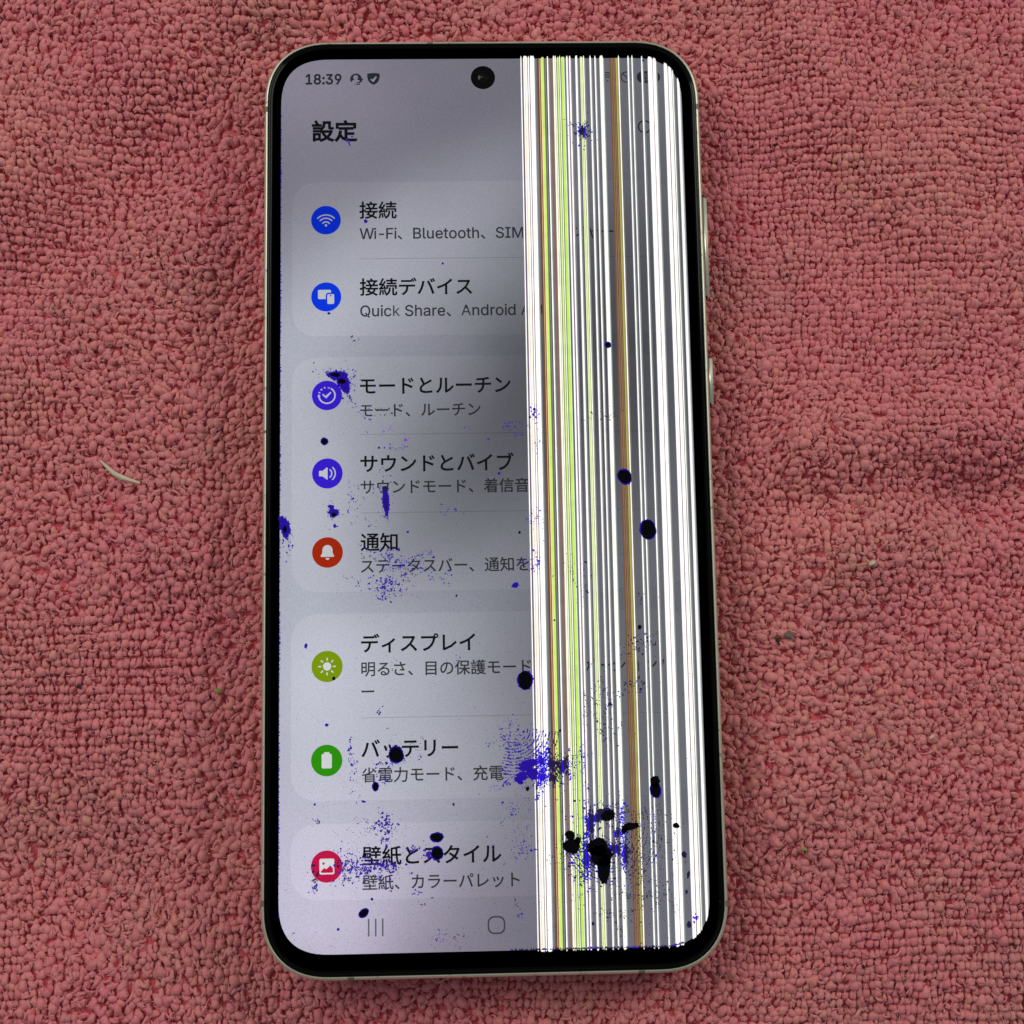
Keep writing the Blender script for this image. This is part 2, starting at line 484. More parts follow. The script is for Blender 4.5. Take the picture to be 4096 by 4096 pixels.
def pile():
    x, y, mess = weave(1.06, 1.40, 111.0, 1.0, 1)
    V1, F1 = yarn(x, y, mess, 6, 6, 0.44, 0.80, 0.53, 0.5)
    x, y, mess = weave(1.9, 2.1, 108.0, 3.0, 2)                  # thinner loops pulled up between the others
    V2, F2 = yarn(x, y, np.maximum(mess, .6), 6, 5, 0.60, 1.05, 0.24, 1.0)
    quads_object('terry_loops', np.concatenate([V1, V2]), np.concatenate([F1, F2 + len(V1)]), M_YARN)
    # loose fibres standing off the yarn: short bent ribbons
    N = 80000
    x, y = nrg.uniform(-106, 106, N), nrg.uniform(-106, 106, N)
    k = outside(x, y) > 0.1
    x, y = x[k], y[k]
    N = len(x)
    z = cloth_height(x, y) + nrg.uniform(0.85, 1.45, N)
    a = nrg.uniform(0, 2 * math.pi, N)
    L = nrg.uniform(0.25, 0.75, N)
    dirs = np.stack([np.cos(a), np.sin(a), nrg.normal(0, .35, N)], -1)
    side = np.stack([-np.sin(a), np.cos(a), nrg.normal(0, .5, N)], -1)
    bend = np.stack([nrg.normal(0, .3, N), nrg.normal(0, .3, N), nrg.uniform(-.1, .35, N)], -1)
    w = nrg.uniform(0.025, 0.055, N)[:, None]
    p0 = np.stack([x, y, z], -1)
    rows = []
    for t in (-.5, 0.0, .5):
        p = p0 + dirs * (t * L)[:, None] + bend * (0.25 - t * t) * L[:, None]
        rows += [p - side * w, p + side * w]
    V = np.stack(rows, 1).reshape(-1, 3)
    q = np.array([[0, 1, 3, 2], [2, 3, 5, 4]])
    F = (q[None] + (np.arange(N) * 6)[:, None, None]).reshape(-1, 4)
    quads_object('loose_fibres', V, F, M_FIBRE)
pile()

# ------------------------------------------------------------------ the phone: body
phone = empty('smartphone')
tag(phone, 'smartphone with a broken striped screen lying face up on the pink towel', 'phone')

def ring_z(inset, z):
    return [(x, y, z) for x, y in rounded(PW, PH, PR, PN, inset)]
prof = [(0.66, ZF - 0.75), (0.645, ZF - 0.10), (0.62, ZF - 0.04), (0.57, ZF - 0.02), (0.40, ZF - 0.12), (0.20, ZF - 0.32), (0.05, ZF - 0.60), (0.0, ZF - 1.0),
        (0.0, 0.7), (0.2, 0.2), (0.8, 0.0)]
v, f = loft([ring_z(*p) for p in prof])
n_ = len(v) // len(prof)
f.append(tuple(range(len(v) - n_, len(v)))[::-1])
frame = mesh_object('frame', v, f, M_FRAME, phone, smooth=True)

prof = [(0.655, ZF - 0.78), (0.66, ZF - 0.26), (0.70, ZF - 0.22), (1.00, ZF - 0.20), (1.06, ZF - 0.17), (1.14, ZF - 0.09), (1.23, ZF - 0.03), (1.34, ZF), (1.6, ZF)]
v, f = loft([ring_z(*p) for p in prof])
f = [q[::-1] for q in f]
n_ = len(v) // len(prof)
f = [q[::-1] for q in f]
f.append(tuple(range(len(v) - n_, len(v))))
glass = mesh_object('front_glass', v, f, M_GLASS, phone, smooth=True)

def band(side, pos, width):
    """plastic antenna break set into the metal, 0.015 mm proud"""
    e = 0.015
    prof = [(0.645, ZF - 0.10 + e), (0.62, ZF - 0.04 + e), (0.57, ZF - 0.02 + e), (0.40 - e, ZF - 0.12 + e), (0.20 - e, ZF - 0.32 + e), (0.05 - e, ZF - 0.60), (-e, ZF - 1.0), (-e, 0.7)]
    v = []
    for ins, z in prof:
        for s in (-0.5, 0.5):
            p = pos + s * width
            v.append({'top': (p, PH / 2 - ins, z), 'bottom': (p, -PH / 2 + ins, z), 'left': (-PW / 2 + ins, p, z), 'right': (PW / 2 - ins, p, z)}[side])
    f = [(2 * k, 2 * k + 1, 2 * k + 3, 2 * k + 2) for k in range(len(prof) - 1)]
    return mesh_object('antenna_band', v, f, M_BAND, phone)
for args in [('top', -9.221, 1.0), ('left', 68.277, 1.0), ('left', 10.378, 0.5), ('right', 68.282, 1.0), ('left', -68.315, 1.0), ('bottom', -23.782, 1.1), ('bottom', 23.909, 1.05), ('right', -69.982, 1.0)]:
    band(*args)

def side_button(name, y0, y1, proud, z0, z1):
    bm = bmesh.new()
    bmesh.ops.create_cube(bm, size=1.0)
    for q in bm.verts:
        q.co = Vector(((q.co.x + 0.5) * (proud + 0.3) - 0.3, q.co.y * (y1 - y0), q.co.z * (z1 - z0)))
    bmesh.ops.bevel(bm, geom=bm.edges[:], offset=min(0.4, proud * .45), segments=3, affect='EDGES')
    for q in bm.verts:
        q.co = (q.co + Vector((PW / 2, (y0 + y1) / 2, (z0 + z1) / 2))) * MM
    me = bpy.data.meshes.new(name)
    bm.to_mesh(me); bm.free()
    me.polygons.foreach_set('use_smooth', [True] * len(me.polygons))
    me.materials.append(M_BUTTON)
    o = bpy.data.objects.new(name, me)
    COL.objects.link(o); o.parent = phone
    return o
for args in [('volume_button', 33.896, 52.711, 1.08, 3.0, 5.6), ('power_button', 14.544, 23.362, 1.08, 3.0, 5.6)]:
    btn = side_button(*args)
    s_ = side_button('button_dark_gap', args[1] - .4, args[2] + .3, 0.62, args[4] - .25, args[5] + .12)  # added dark box that draws the dark gap between frame and button
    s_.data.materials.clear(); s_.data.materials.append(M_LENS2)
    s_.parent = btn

# ------------------------------------------------------------------ the phone: screen picture, thin layers on the glass
SX, SY, SW, SH, SR, SN = (-0.062, 0.351, 71.086, 154.035, 9.2, 2.7)
Z_PANEL, Z_CARD, Z_MARK, Z_INK = ZF + 0.02, ZF + 0.035, ZF + 0.05, ZF + 0.065
Z_STRIPE, Z_SPECK, Z_SPOT, Z_CORE, Z_LENS = ZF + 0.08, ZF + 0.11, ZF + 0.125, ZF + 0.14, ZF + 0.155

def fan_grid(outline, z, name, mat, parent):
    s = Sheet(); s.poly(outline, z)
    return s.build(name, mat, parent)

# ragged panel edge
edge = []
for x, y in rounded(SW, SH, SR, SN, 0, SX, SY, 14):
    edge.append((x, y))
dense = []
for k in range(len(edge)):
    p, q = edge[k], edge[(k + 1) % len(edge)]
    m = max(1, int(math.hypot(q[0] - p[0], q[1] - p[1]) / 0.35))
    for j in range(m):
        x, y = p[0] + (q[0] - p[0]) * j / m, p[1] + (q[1] - p[1]) * j / m
        dense.append((x, y))
panel = fan_grid(dense, Z_PANEL, 'display_panel', M_BG, phone)

GLYPHS = {"ナ":[400,[[39,218,39,184,77,185,194,185,183,110,147,51,86,8,117,-15,182,38,217,104,228,185,334,185,369,184,369,218,334,216,228,216,228,270,230,310,190,310,194,270,194,216,76,216]]],
"接":[400,[[182,254,211,202,235,213,205,264],[64,336,64,255,16,255,16,227,64,227,64,139,11,124,19,94,64,109,64,4,57,-3,23,-3,31,-31,78,-25,89,-15,92,4,92,118,132,131,128,159,92,148,92,227,132,227,132,255,92,255,92,336],[227,328,246,294,153,294,153,268,370,268,370,294,277,294,255,333],[308,263,274,200,139,200,139,174,381,174,381,200,303,200,336,255],[306,104,291,70,268,43,202,67,226,104],[160,54,242,25,193,6,128,-6,141,-31,217,-15,273,12,354,-33,374,-10,296,31,320,64,336,104,385,104,385,130,240,130,258,167,230,172,210,130,134,130,134,104,194,104]]],
"続":[400,[[167,186,167,114,193,114,193,162,351,162,351,114,378,114,378,186],[292,134,292,12,298,-18,324,-26,357,-26,380,-13,389,38,364,49,361,9,354,0,328,0,321,2,319,12,319,134],[221,134,221,109,216,71,196,28,147,-13,169,-33,221,12,244,62,248,108,248,134],[76,75,86,-11,109,-6,98,80],[38,79,29,29,15,-14,38,-23,62,74],[116,83,139,6,161,14,136,89],[179,239,179,214,366,214,366,239,288,239,288,274,380,274,380,300,288,300,288,336,260,336,260,300,165,300,165,274,260,274,260,239],[25,95,127,118,132,96,155,104,130,181,108,175,120,140,61,130,107,192,148,262,124,274,96,222,52,218,108,325,82,336,55,274,34,234,14,212,23,186,80,196,45,148,16,121]]],
"、":[400,[[109,-22,136,1,47,90,21,67]]],
"マ":[400,[[183,64,255,-18,284,5,216,79,303,161,362,241,372,254,346,274,320,271,82,271,41,274,41,238,82,240,317,240,269,174,192,102,118,163,92,142]]],
"ネ":[400,[[350,54,370,81,274,139,253,115],[331,242,310,262,285,260,219,260,219,285,221,320,184,320,186,285,186,260,108,260,60,262,60,228,109,230,275,230,242,195,194,156,127,120,32,88,51,59,125,85,186,114,186,27,183,-17,220,-17,218,27,218,135,269,177,308,218]]],
"ー":[400,[[41,173,41,134,96,136,316,136,359,134,359,173,316,171,96,171]]],
"ジ":[400,[[286,298,264,289,301,226,324,236],[339,318,316,308,354,246,377,256],[116,304,98,278,184,220,202,248],[56,18,74,-14,139,5,206,36,294,101,360,178,341,212,278,131,190,65,124,36],[55,214,37,187,125,132,143,160]]],
"ャ":[400,[[346,190,326,204,311,199,173,172,160,219,154,245,120,236,129,212,142,166,94,158,60,153,68,123,150,139,190,-7,196,-36,230,-27,221,0,180,146,301,170,271,128,232,87,261,73,307,129]]],
"デ":[400,[[81,292,81,259,118,260,256,260,293,259,293,292,256,290,118,290],[314,325,293,316,325,260,347,270],[358,341,337,332,370,277,392,286],[34,192,34,159,68,160,188,160,183,106,165,60,133,25,90,-1,119,-23,166,10,198,50,215,100,222,160,330,160,362,159,362,192,330,190,68,190]]],
"バ":[400,[[306,312,285,303,317,247,339,257],[350,328,329,319,362,264,384,273],[87,120,61,66,26,12,60,-3,92,50,118,107,141,176,155,232,162,261,126,269,111,193],[284,136,329,-2,365,10,317,146,258,273,226,262]]],
"イ":[400,[[34,144,50,113,132,143,203,178,203,30,200,-12,240,-12,237,30,237,199,295,242,345,288,318,313,269,264,209,219,131,178]]],
"ス":[400,[[320,268,300,283,270,280,115,280,75,282,75,246,115,248,271,248,245,191,205,137,131,70,40,18,66,-9,150,42,222,108,282,48,332,-11,360,13,307,71,243,133,282,192,310,250]]],
"モ":[400,[[46,170,46,137,84,138,162,138,162,48,179,9,241,-6,349,-2,351,32,246,26,206,34,195,58,195,138,330,138,363,137,363,170,330,168,195,168,195,253,299,253,332,252,332,284,299,282,108,282,72,284,72,252,108,253,162,253,162,168,84,168]]],
"ド":[400,[[262,288,240,278,276,217,299,228],[311,308,289,298,326,238,348,249],[122,30,120,-17,158,-17,156,30,156,162,234,133,312,98,326,132,245,166,156,197,156,263,158,304,119,304,122,263]]],
"と":[400,[[123,311,92,298,150,175,99,127,80,71,97,23,143,-3,210,-11,336,-1,336,34,277,25,208,21,137,35,114,75,130,117,173,156,295,222,326,239,308,267,280,248,177,192]]],
"ル":[400,[[210,8,231,-9,244,0,317,46,381,111,362,138,306,78,245,40,245,270,247,300,210,300,212,270,212,31],[26,10,56,-10,100,39,128,100,138,183,140,270,142,299,105,299,108,270,106,186,96,109,69,54]]],
"チ":[400,[[35,183,35,150,71,151,190,151,176,88,142,40,89,6,120,-16,177,28,210,83,223,151,334,151,365,150,365,183,334,181,223,181,223,258,303,274,325,280,304,307,201,284,66,278,74,248,191,254,191,181,70,181]]],
"ン":[400,[[91,293,68,269,168,185,193,210],[56,25,78,-8,166,19,235,54,314,121,369,197,350,231,298,153,216,84,148,49]]],
"サ":[400,[[27,231,27,196,67,198,110,198,110,133,108,97,144,97,142,133,142,198,256,198,256,181,244,92,207,40,147,7,174,-18,244,28,279,93,288,184,288,198,332,198,369,197,369,230,332,228,288,228,288,278,290,311,254,311,256,278,256,228,142,228,142,280,144,309,108,309,110,280,110,228,67,228]]],
"ウ":[400,[[353,243,331,256,304,253,214,253,214,290,216,320,178,320,180,290,180,253,92,253,54,255,56,224,56,154,54,128,89,128,88,152,88,224,311,224,299,165,273,107,225,57,165,26,123,15,149,-15,244,30,308,98,334,161,347,219]]],
"ブ":[400,[[354,343,332,334,364,280,386,290],[338,260,319,273,334,280,302,332,280,323,310,275,292,274,92,274,52,277,52,241,92,242,296,242,279,176,244,112,182,55,88,16,115,-14,208,30,273,93,311,166,332,240]]],
"着":[400,[[137,73,305,73,305,49,137,49],[137,92,137,116,305,116,305,92],[137,30,305,30,305,6,137,6],[26,187,26,162,120,162,71,103,12,56,35,34,108,99,108,-32,137,-32,137,-17,305,-17,305,-31,336,-31,336,139,139,139,154,162,374,162,374,187,168,187,182,215,338,215,338,238,192,238,202,266,356,266,356,290,277,290,305,328,274,337,244,290,142,290,157,296,126,338,98,328,124,290,45,290,45,266,170,266,160,238,63,238,63,215,149,215,135,187]]],
"信":[400,[[153,212,153,188,348,188,348,212],[153,156,153,131,348,131,348,156],[124,270,124,244,379,244,379,270],[216,326,245,272,272,284,242,336],[148,97,148,-32,174,-32,174,-16,324,-16,324,-31,352,-31,352,97],[174,9,174,72,324,72,324,9],[102,334,63,247,13,175,30,147,68,198,68,-33,95,-33,95,246,129,326]]],
"音":[400,[[174,333,190,300,45,300,45,272,359,272,359,300,223,300,204,339],[99,264,122,206,22,206,22,178,378,178,378,206,277,206,306,264,274,272,245,206,140,206,154,209,128,270],[107,52,296,52,296,8,107,8],[107,76,107,118,296,118,296,76],[77,143,77,-32,107,-32,107,-17,296,-17,296,-32,327,-32,327,143]]],
"通":[400,[[26,303,94,234,116,254,47,320],[102,186,17,186,17,158,74,158,74,44,46,26,16,-3,34,-28,64,7,88,22,105,14,127,-1,174,-18,238,-23,379,-19,388,10,238,3,179,6,133,22,102,43],[146,321,146,298,315,298,258,263,200,287,180,270,259,236,145,236,145,28,174,28,174,95,241,95,241,30,268,30,268,95,338,95,338,58,331,52,290,52,299,28,353,32,364,41,367,58,367,236,314,236,285,251,329,278,367,308,348,323,342,321],[338,212,338,177,268,177,268,212],[174,155,241,155,241,118,174,118],[174,177,174,212,241,212,241,177],[338,155,338,118,268,118,268,155]]],
"知":[400,[[219,301,219,-20,248,-20,248,11,333,11,333,-16,363,-16,363,301],[248,40,248,273,333,273,333,40],[63,336,43,266,13,209,38,191,70,254,101,254,101,189,101,174,18,174,18,146,99,146,77,65,14,-8,34,-31,88,25,118,88,184,6,205,31,125,118,129,146,206,146,206,174,130,174,131,188,131,254,194,254,194,282,80,282,92,330]]],
"テ":[400,[[86,296,86,263,122,264,284,264,321,263,321,296,284,294,122,294],[38,196,38,162,73,163,193,163,187,110,170,64,138,29,94,3,124,-19,170,14,202,54,220,103,226,163,335,163,366,162,366,196,335,194,73,194]]],
"タ":[400,[[214,314,178,326,165,294,120,227,37,155,64,134,124,185,170,240,305,240,284,185,250,129,166,183,144,161,229,104,164,49,74,7,103,-18,191,28,256,84,299,48,323,75,277,110,316,174,340,235,349,256,323,272,296,268,188,268,196,283]]],
"を":[400,[[353,176,340,206,307,191,234,158,215,185,181,194,152,191,125,180,161,242,294,253,294,282,172,270,184,316,151,319,141,269,115,269,47,273,47,243,113,241,130,241,97,186,38,118,65,98,102,140,133,161,170,169,194,163,207,144,142,102,112,43,126,6,163,-13,216,-18,325,-11,326,21,217,12,165,18,144,48,162,84,208,115,206,52,237,52,236,129,317,164]]],
"ミ":[400,[[115,303,103,273,210,253,312,226,325,256,220,284],[97,197,85,167,189,147,286,118,298,149,199,177],[75,81,62,50,185,25,299,-10,313,21,198,55]]],
"ュ":[400,[[60,36,60,3,93,4,312,4,342,4,342,36,311,35,272,35,292,178,295,190,270,202,250,199,129,199,97,202,97,168,129,169,256,169,238,35,93,35]]],
"ト":[400,[[135,35,132,-12,171,-12,168,35,168,167,247,139,325,103,339,137,257,172,168,203,168,268,171,310,132,310,135,268]]],
"プ":[400,[[322,287,330,306,348,314,367,306,375,287,367,269,348,261,330,269],[304,287,306,274,293,274,92,274,52,277,52,241,92,242,296,242,279,176,244,112,183,55,88,16,115,-14,208,30,273,93,311,166,332,240,333,245,348,242,380,255,394,287,380,319,348,332,317,319]]],
"レ":[400,[[89,13,112,-7,129,0,264,58,363,143,345,171,245,86,126,34,126,261,129,298,89,298,93,261,93,32]]],
"ィ":[400,[[49,103,64,74,131,99,189,126,189,4,188,-31,224,-31,222,4,222,146,274,184,313,221,288,245,247,204,193,164,128,131]]],
"明":[400,[[135,180,135,101,60,101,60,180],[135,208,60,208,60,284,135,284],[32,312,32,35,60,35,60,73,163,73,163,312],[342,291,342,222,230,222,230,291],[200,319,200,176,196,111,175,44,126,-14,148,-35,199,26,223,96,342,96,342,8,339,0,332,-2,274,-2,284,-31,354,-26,367,-14,371,8,371,319],[342,194,342,124,227,124,230,176,230,194]]],
"る":[400,[[232,13,200,11,161,19,146,42,156,60,178,68,215,52],[95,295,96,262,123,264,245,270,152,191,45,102,68,78,138,137,221,158,285,138,310,89,297,47,260,21,237,70,179,92,134,76,117,40,141,-1,205,-17,278,-4,326,33,342,89,328,137,287,170,228,183,173,174,278,262,301,278,282,302,261,298,124,293]]],
"さ":[400,[[125,125,94,132,80,98,74,66,90,20,132,-8,198,-17,302,-8,303,24,200,14,131,28,106,69,111,97],[63,252,64,220,154,216,232,220,280,128,214,134,212,108,308,97,324,119,307,140,262,223,345,239,341,270,252,251,234,319,200,315,210,284,222,248,148,246]]],
"目":[400,[[93,188,304,188,304,122,93,122],[93,217,93,282,304,282,304,217],[93,93,304,93,304,27,93,27],[63,311,63,-30,93,-30,93,-2,304,-2,304,-30,335,-30,335,311]]],
"の":[400,[[190,257,168,149,137,76,108,54,80,72,66,127,81,183,124,231],[224,258,282,238,318,197,330,141,315,82,278,43,229,22,194,17,213,-12,294,14,345,66,363,140,344,214,291,267,210,287,121,264,59,205,35,124,46,67,72,31,106,18,158,49,200,142]]],
"保":[400,[[181,290,330,290,330,217,181,217],[152,317,152,190,239,190,239,140,122,140,122,112,222,112,171,53,111,9,132,-14,190,31,239,93,239,-32,269,-32,269,94,316,32,371,-15,392,9,335,52,287,112,382,112,382,140,269,140,269,190,360,190,360,317],[111,335,66,247,9,176,26,147,69,198,69,-31,98,-31,98,243,139,326]]],
"護":[400,[[33,215,33,191,144,191,144,215],[33,162,33,139,144,139,144,162],[16,268,16,243,158,243,158,268],[61,326,90,272,114,286,84,338],[32,109,32,-27,58,-27,58,-8,145,-8,145,109],[58,84,119,84,119,18,58,18],[322,62,274,27,227,62],[166,84,166,62,212,62,199,58,247,15,152,-8,165,-32,221,-20,274,-1,321,-20,372,-32,389,-8,302,14,337,42,364,76,346,86,341,84],[255,264,271,238,214,238,225,264,221,266,244,266,244,287,302,287,302,266,328,266,328,287,384,287,384,310,328,310,328,336,302,336,302,310,244,310,244,336,217,336,217,310,157,310,157,287,217,287,217,267,201,271,179,226,150,190,166,166,187,192,187,91,212,91,212,102,378,102,378,122,300,122,300,143,362,143,362,161,300,161,300,181,362,181,362,199,300,199,300,218,370,218,370,238,297,238,276,273],[274,181,274,161,212,161,212,181],[274,199,212,199,212,218,274,218],[274,143,274,122,212,122,212,143]]],
"ビ":[400,[[291,314,270,304,302,249,324,259],[335,330,314,320,347,265,369,275],[112,300,74,300,77,268,77,48,89,11,125,-4,189,-8,327,0,327,36,262,27,190,24,138,27,116,35,110,56,110,144,273,196,311,212,297,244,262,226,110,177,110,268]]],
"ゲ":[400,[[304,316,283,307,315,252,337,261],[348,332,327,323,360,268,382,278],[159,301,120,309,114,277,92,221,62,176,21,135,52,116,88,155,119,202,222,202,205,115,172,56,133,18,101,0,135,-24,195,29,236,102,255,202,323,202,360,200,360,235,323,233,134,233,149,273]]],
"シ":[400,[[120,307,102,280,188,224,207,251],[60,21,79,-11,144,8,212,38,299,104,365,182,346,214,283,134,194,68,129,39],[60,217,42,190,130,135,148,163]]],
"ョ":[400,[[84,25,84,-7,118,-6,278,-6,278,-22,310,-22,309,-1,309,198,309,219,285,218,130,218,89,220,89,188,130,190,278,190,278,123,134,123,98,124,98,94,134,94,278,94,278,23,117,23]]],
"・":[400,[[200,194,170,182,158,152,170,122,200,110,230,122,242,152,230,182]]],
"ッ":[400,[[193,230,164,220,195,134,225,144],[338,208,304,219,284,144,248,82,189,29,118,-3,145,-30,213,7,275,65,310,124,332,188],[100,210,71,199,106,109,137,120]]],
"リ":[400,[[310,304,273,304,275,269,275,206,269,119,242,64,198,31,146,11,172,-16,221,5,267,42,299,100,309,204,309,269],[125,300,88,300,90,272,90,138,88,108,125,108,123,138,123,272]]],
"省":[400,[[106,313,74,262,30,220,56,203,100,248,136,305],[266,301,315,257,353,213,379,230,339,273,289,316],[181,336,181,202,185,202,104,178,14,164,34,137,91,148,91,-31,120,-31,120,-13,301,-13,301,-30,331,-30,331,170,175,170,251,204,309,250,281,263,250,236,211,214,211,336],[120,95,301,95,301,64,120,64],[120,117,120,146,301,146,301,117],[120,42,301,42,301,11,120,11]]],
"電":[400,[[79,227,79,208,164,208,164,227],[71,186,71,167,164,167,164,186],[235,186,235,167,331,167,331,186],[235,227,235,208,321,208,321,227],[307,74,307,46,212,46,212,74],[307,94,212,94,212,122,307,122],[183,74,183,46,94,46,94,74],[183,94,94,94,94,122,183,122],[65,144,65,4,94,4,94,24,183,24,183,12,195,-21,240,-29,334,-29,372,-16,385,33,359,43,352,4,332,-4,242,-4,218,-1,212,12,212,24,337,24,337,144],[30,271,30,193,58,193,58,249,184,249,184,157,214,157,214,249,342,249,342,193,370,193,370,271,214,271,214,296,346,296,346,319,54,319,54,296,184,296,184,271]]],
"力":[400,[[164,335,164,266,164,249,33,249,33,218,162,218,147,140,105,61,21,-10,44,-34,134,45,178,132,194,218,331,218,318,64,300,6,281,0,218,3,228,-28,292,-29,312,-24,327,-12,348,55,362,233,363,249,195,249,195,266,195,335]]],
"充":[400,[[60,122,137,131,124,70,90,24,22,-6,41,-33,116,5,154,59,169,132,229,136,229,21,239,-13,276,-22,337,-22,372,-6,383,56,355,70,350,17,334,6,280,6,264,9,261,22,261,138,317,140,340,112,367,130,321,179,264,229,239,214,292,166,104,158,178,243,374,243,374,272,27,272,27,243,138,243,77,173,50,153],[170,328,202,272,233,283,200,338]]],
"壁":[400,[[84,184,159,184,159,141,84,141],[264,331,273,306,201,306,201,282,247,282,225,276,238,236,191,236,191,212,271,212,271,179,198,179,198,155,271,155,271,109,299,109,299,155,373,155,373,179,299,179,299,212,382,212,382,236,330,236,348,277,321,282,305,236,256,236,264,239,248,282,372,282,372,306,304,306,291,338],[40,322,40,252,36,192,12,132,32,111,48,140,58,173,58,118,185,118,185,206,64,206,66,234,181,234,181,322],[66,299,154,299,154,257,66,257],[185,110,185,78,60,78,60,52,185,52,185,6,18,6,18,-21,382,-21,382,6,215,6,215,52,344,52,344,78,215,78,215,110]]],
"紙":[400,[[80,76,90,-10,116,-4,105,81],[34,79,14,-14,39,-24,60,74],[126,85,146,13,170,22,148,92],[184,-34,282,5,279,31,212,10,212,150,283,150,296,57,318,-5,351,-28,378,-11,389,49,366,64,362,16,354,1,327,41,311,150,380,150,380,178,309,178,306,290,374,307,352,331,275,312,184,297,184,20,179,0,169,-10],[281,178,212,178,212,276,278,285],[26,96,142,118,147,97,172,106,142,186,120,178,134,141,66,132,116,193,162,260,136,276,104,223,56,218,122,326,95,337,63,275,38,236,14,214,24,186,86,196,48,150,17,124]]],
"カ":[400,[[342,232,320,243,294,241,199,241,201,282,203,315,166,315,168,282,167,241,96,241,51,243,51,209,97,211,164,211,135,109,85,42,44,13,73,-11,131,42,172,113,196,211,308,211,303,120,287,39,278,29,264,26,204,30,208,-3,273,-6,299,0,316,19,334,115,340,212]]],
"ラ":[400,[[92,298,92,265,128,266,285,266,322,265,322,298,286,296,128,296],[351,192,328,207,306,204,96,204,56,206,56,172,96,174,308,174,291,128,260,85,199,39,120,12,144,-16,219,13,288,67,324,121,346,181]]],
"パ":[400,[[313,279,321,298,340,306,358,298,366,279,358,260,340,252,321,260],[295,279,308,247,340,234,371,247,384,279,371,311,340,324,308,311],[87,120,61,66,26,12,60,-3,92,50,118,107,141,176,155,232,162,261,126,269,111,193],[284,136,329,-2,365,10,317,146,258,273,226,262]]],
"設":[400,[[36,215,36,191,154,191,154,215],[36,162,36,139,155,139,155,162],[19,268,19,243,171,243,171,268],[62,326,92,272,117,286,86,338],[167,159,167,131,201,131,184,125,210,77,244,36,201,12,154,-4,154,109,36,109,36,-27,62,-27,62,-8,154,-8,168,-32,220,-12,268,16,314,-12,367,-31,386,-4,336,12,291,36,333,87,362,152,344,160,338,159],[62,84,128,84,128,18,62,18],[206,322,206,278,197,233,156,191,175,169,222,220,234,277,234,294,300,294,300,229,306,197,332,188,358,188,378,190,376,216,358,214,334,214,329,217,328,229,328,322],[324,131,300,89,268,54,235,90,211,131]]],
"定":[400,[[90,151,66,55,14,-13,39,-33,74,7,99,58,143,5,203,-19,279,-26,373,-26,384,5,281,4,215,9,215,90,334,90,334,118,215,118,215,184,318,184,318,213,84,213,84,184,184,184,184,18,141,46,110,96,120,148],[170,330,189,291,33,291,33,204,62,204,62,262,336,262,336,204,367,204,367,291,223,291,200,339]]],
"1":[259,[[44,0,44,31,223,31,223,0],[158,291,158,0,121,0,121,256,120,256,49,205,49,244,113,291]]],
"8":[259,[[129,-4,102,-1,77,7,57,19,42,35,33,55,30,77,32,95,37,112,46,126,58,138,72,146,87,151,87,153,68,161,53,176,43,195,40,217,43,238,52,257,65,273,83,285,105,292,129,295,154,292,175,285,193,273,207,257,215,238,218,217,215,195,205,176,191,161,172,153,172,151,187,146,201,138,212,126,221,112,227,95,229,77,226,55,216,35,201,19,181,7,157,-1],[129,28,147,30,163,34,175,42,185,52,190,65,192,79,190,94,184,108,175,119,162,127,146,133,129,134,112,133,97,127,84,119,74,108,68,94,66,79,68,65,74,52,83,42,96,34,111,30],[129,166,157,172,167,179,176,189,181,201,182,215,181,228,176,240,168,250,157,257,129,263,101,257,91,250,83,240,78,228,76,215,78,201,83,189,91,179,102,172]]],
":":[107,[[54,-3,44,-1,36,5,30,13,28,23,30,34,36,42,44,48,54,50,65,48,73,42,79,34,81,23,79,13,73,5,65,-1],[54,155,44,157,36,162,30,171,28,181,30,191,36,199,44,205,54,207,65,205,73,199,79,191,81,181,79,171,73,162,65,157]]],
"3":[259,[[125,-4,99,-2,76,6,56,17,40,33,30,52,25,75,62,75,66,61,72,50,82,41,94,34,125,28,157,35,170,42,180,53,186,67,188,83,186,98,181,112,171,124,157,133,138,139,115,141,90,141,90,171,165,256,165,258,40,258,40,291,213,291,213,263,121,159,121,165,151,165,176,158,197,145,212,127,221,106,225,83,221,59,212,38,196,20,176,7,152,-1]]],
"9":[259,[[129,295,155,292,177,282,196,268,210,248,219,225,222,198,220,177,213,154,180,96,115,0,75,0,172,141,176,141,164,126,147,115,125,111,100,114,78,122,61,136,47,154,39,176,36,201,39,227,48,249,63,268,81,283,104,292],[129,263,113,261,100,255,88,245,79,233,73,218,72,201,73,184,79,169,88,156,100,147,113,141,129,139,145,141,159,147,171,156,180,169,185,183,187,200,185,218,180,233,171,245,159,255,145,261]]],
"W":[392,[[89,0,9,291,47,291,93,112,100,83,107,53,113,23,108,23,114,53,121,83,128,112,175,291,217,291,264,112,271,83,278,53,284,23,279,23,285,53,292,83,299,112,345,291,383,291,303,0,260,0,210,185,201,224,192,271,200,271,191,226,182,185,132,0]]],
"i":[95,[[30,0,30,217,65,217,65,0],[48,253,39,255,31,260,25,267,24,276,25,285,31,293,39,298,48,299,57,298,65,293,70,285,72,276,70,267,65,260,57,255]]],
"-":[259,[[193,140,193,107,65,107,65,140]]],
"F":[234,[[34,0,34,291,211,291,211,258,71,258,71,159,198,159,198,126,71,126,71,0]]],
"B":[261,[[34,0,34,291,138,291,165,288,188,280,205,268,218,253,225,234,228,214,226,197,221,183,204,163,180,152,180,150,194,147,208,140,220,130,230,116,237,99,239,78,236,57,229,38,216,22,197,10,172,3,141,0],[71,33,140,33,169,36,189,46,200,60,203,78,201,92,196,105,187,116,175,125,160,130,142,132,71,132],[71,163,136,163,165,169,176,177,185,187,190,199,192,213,189,230,179,245,162,255,137,258,71,258]]],
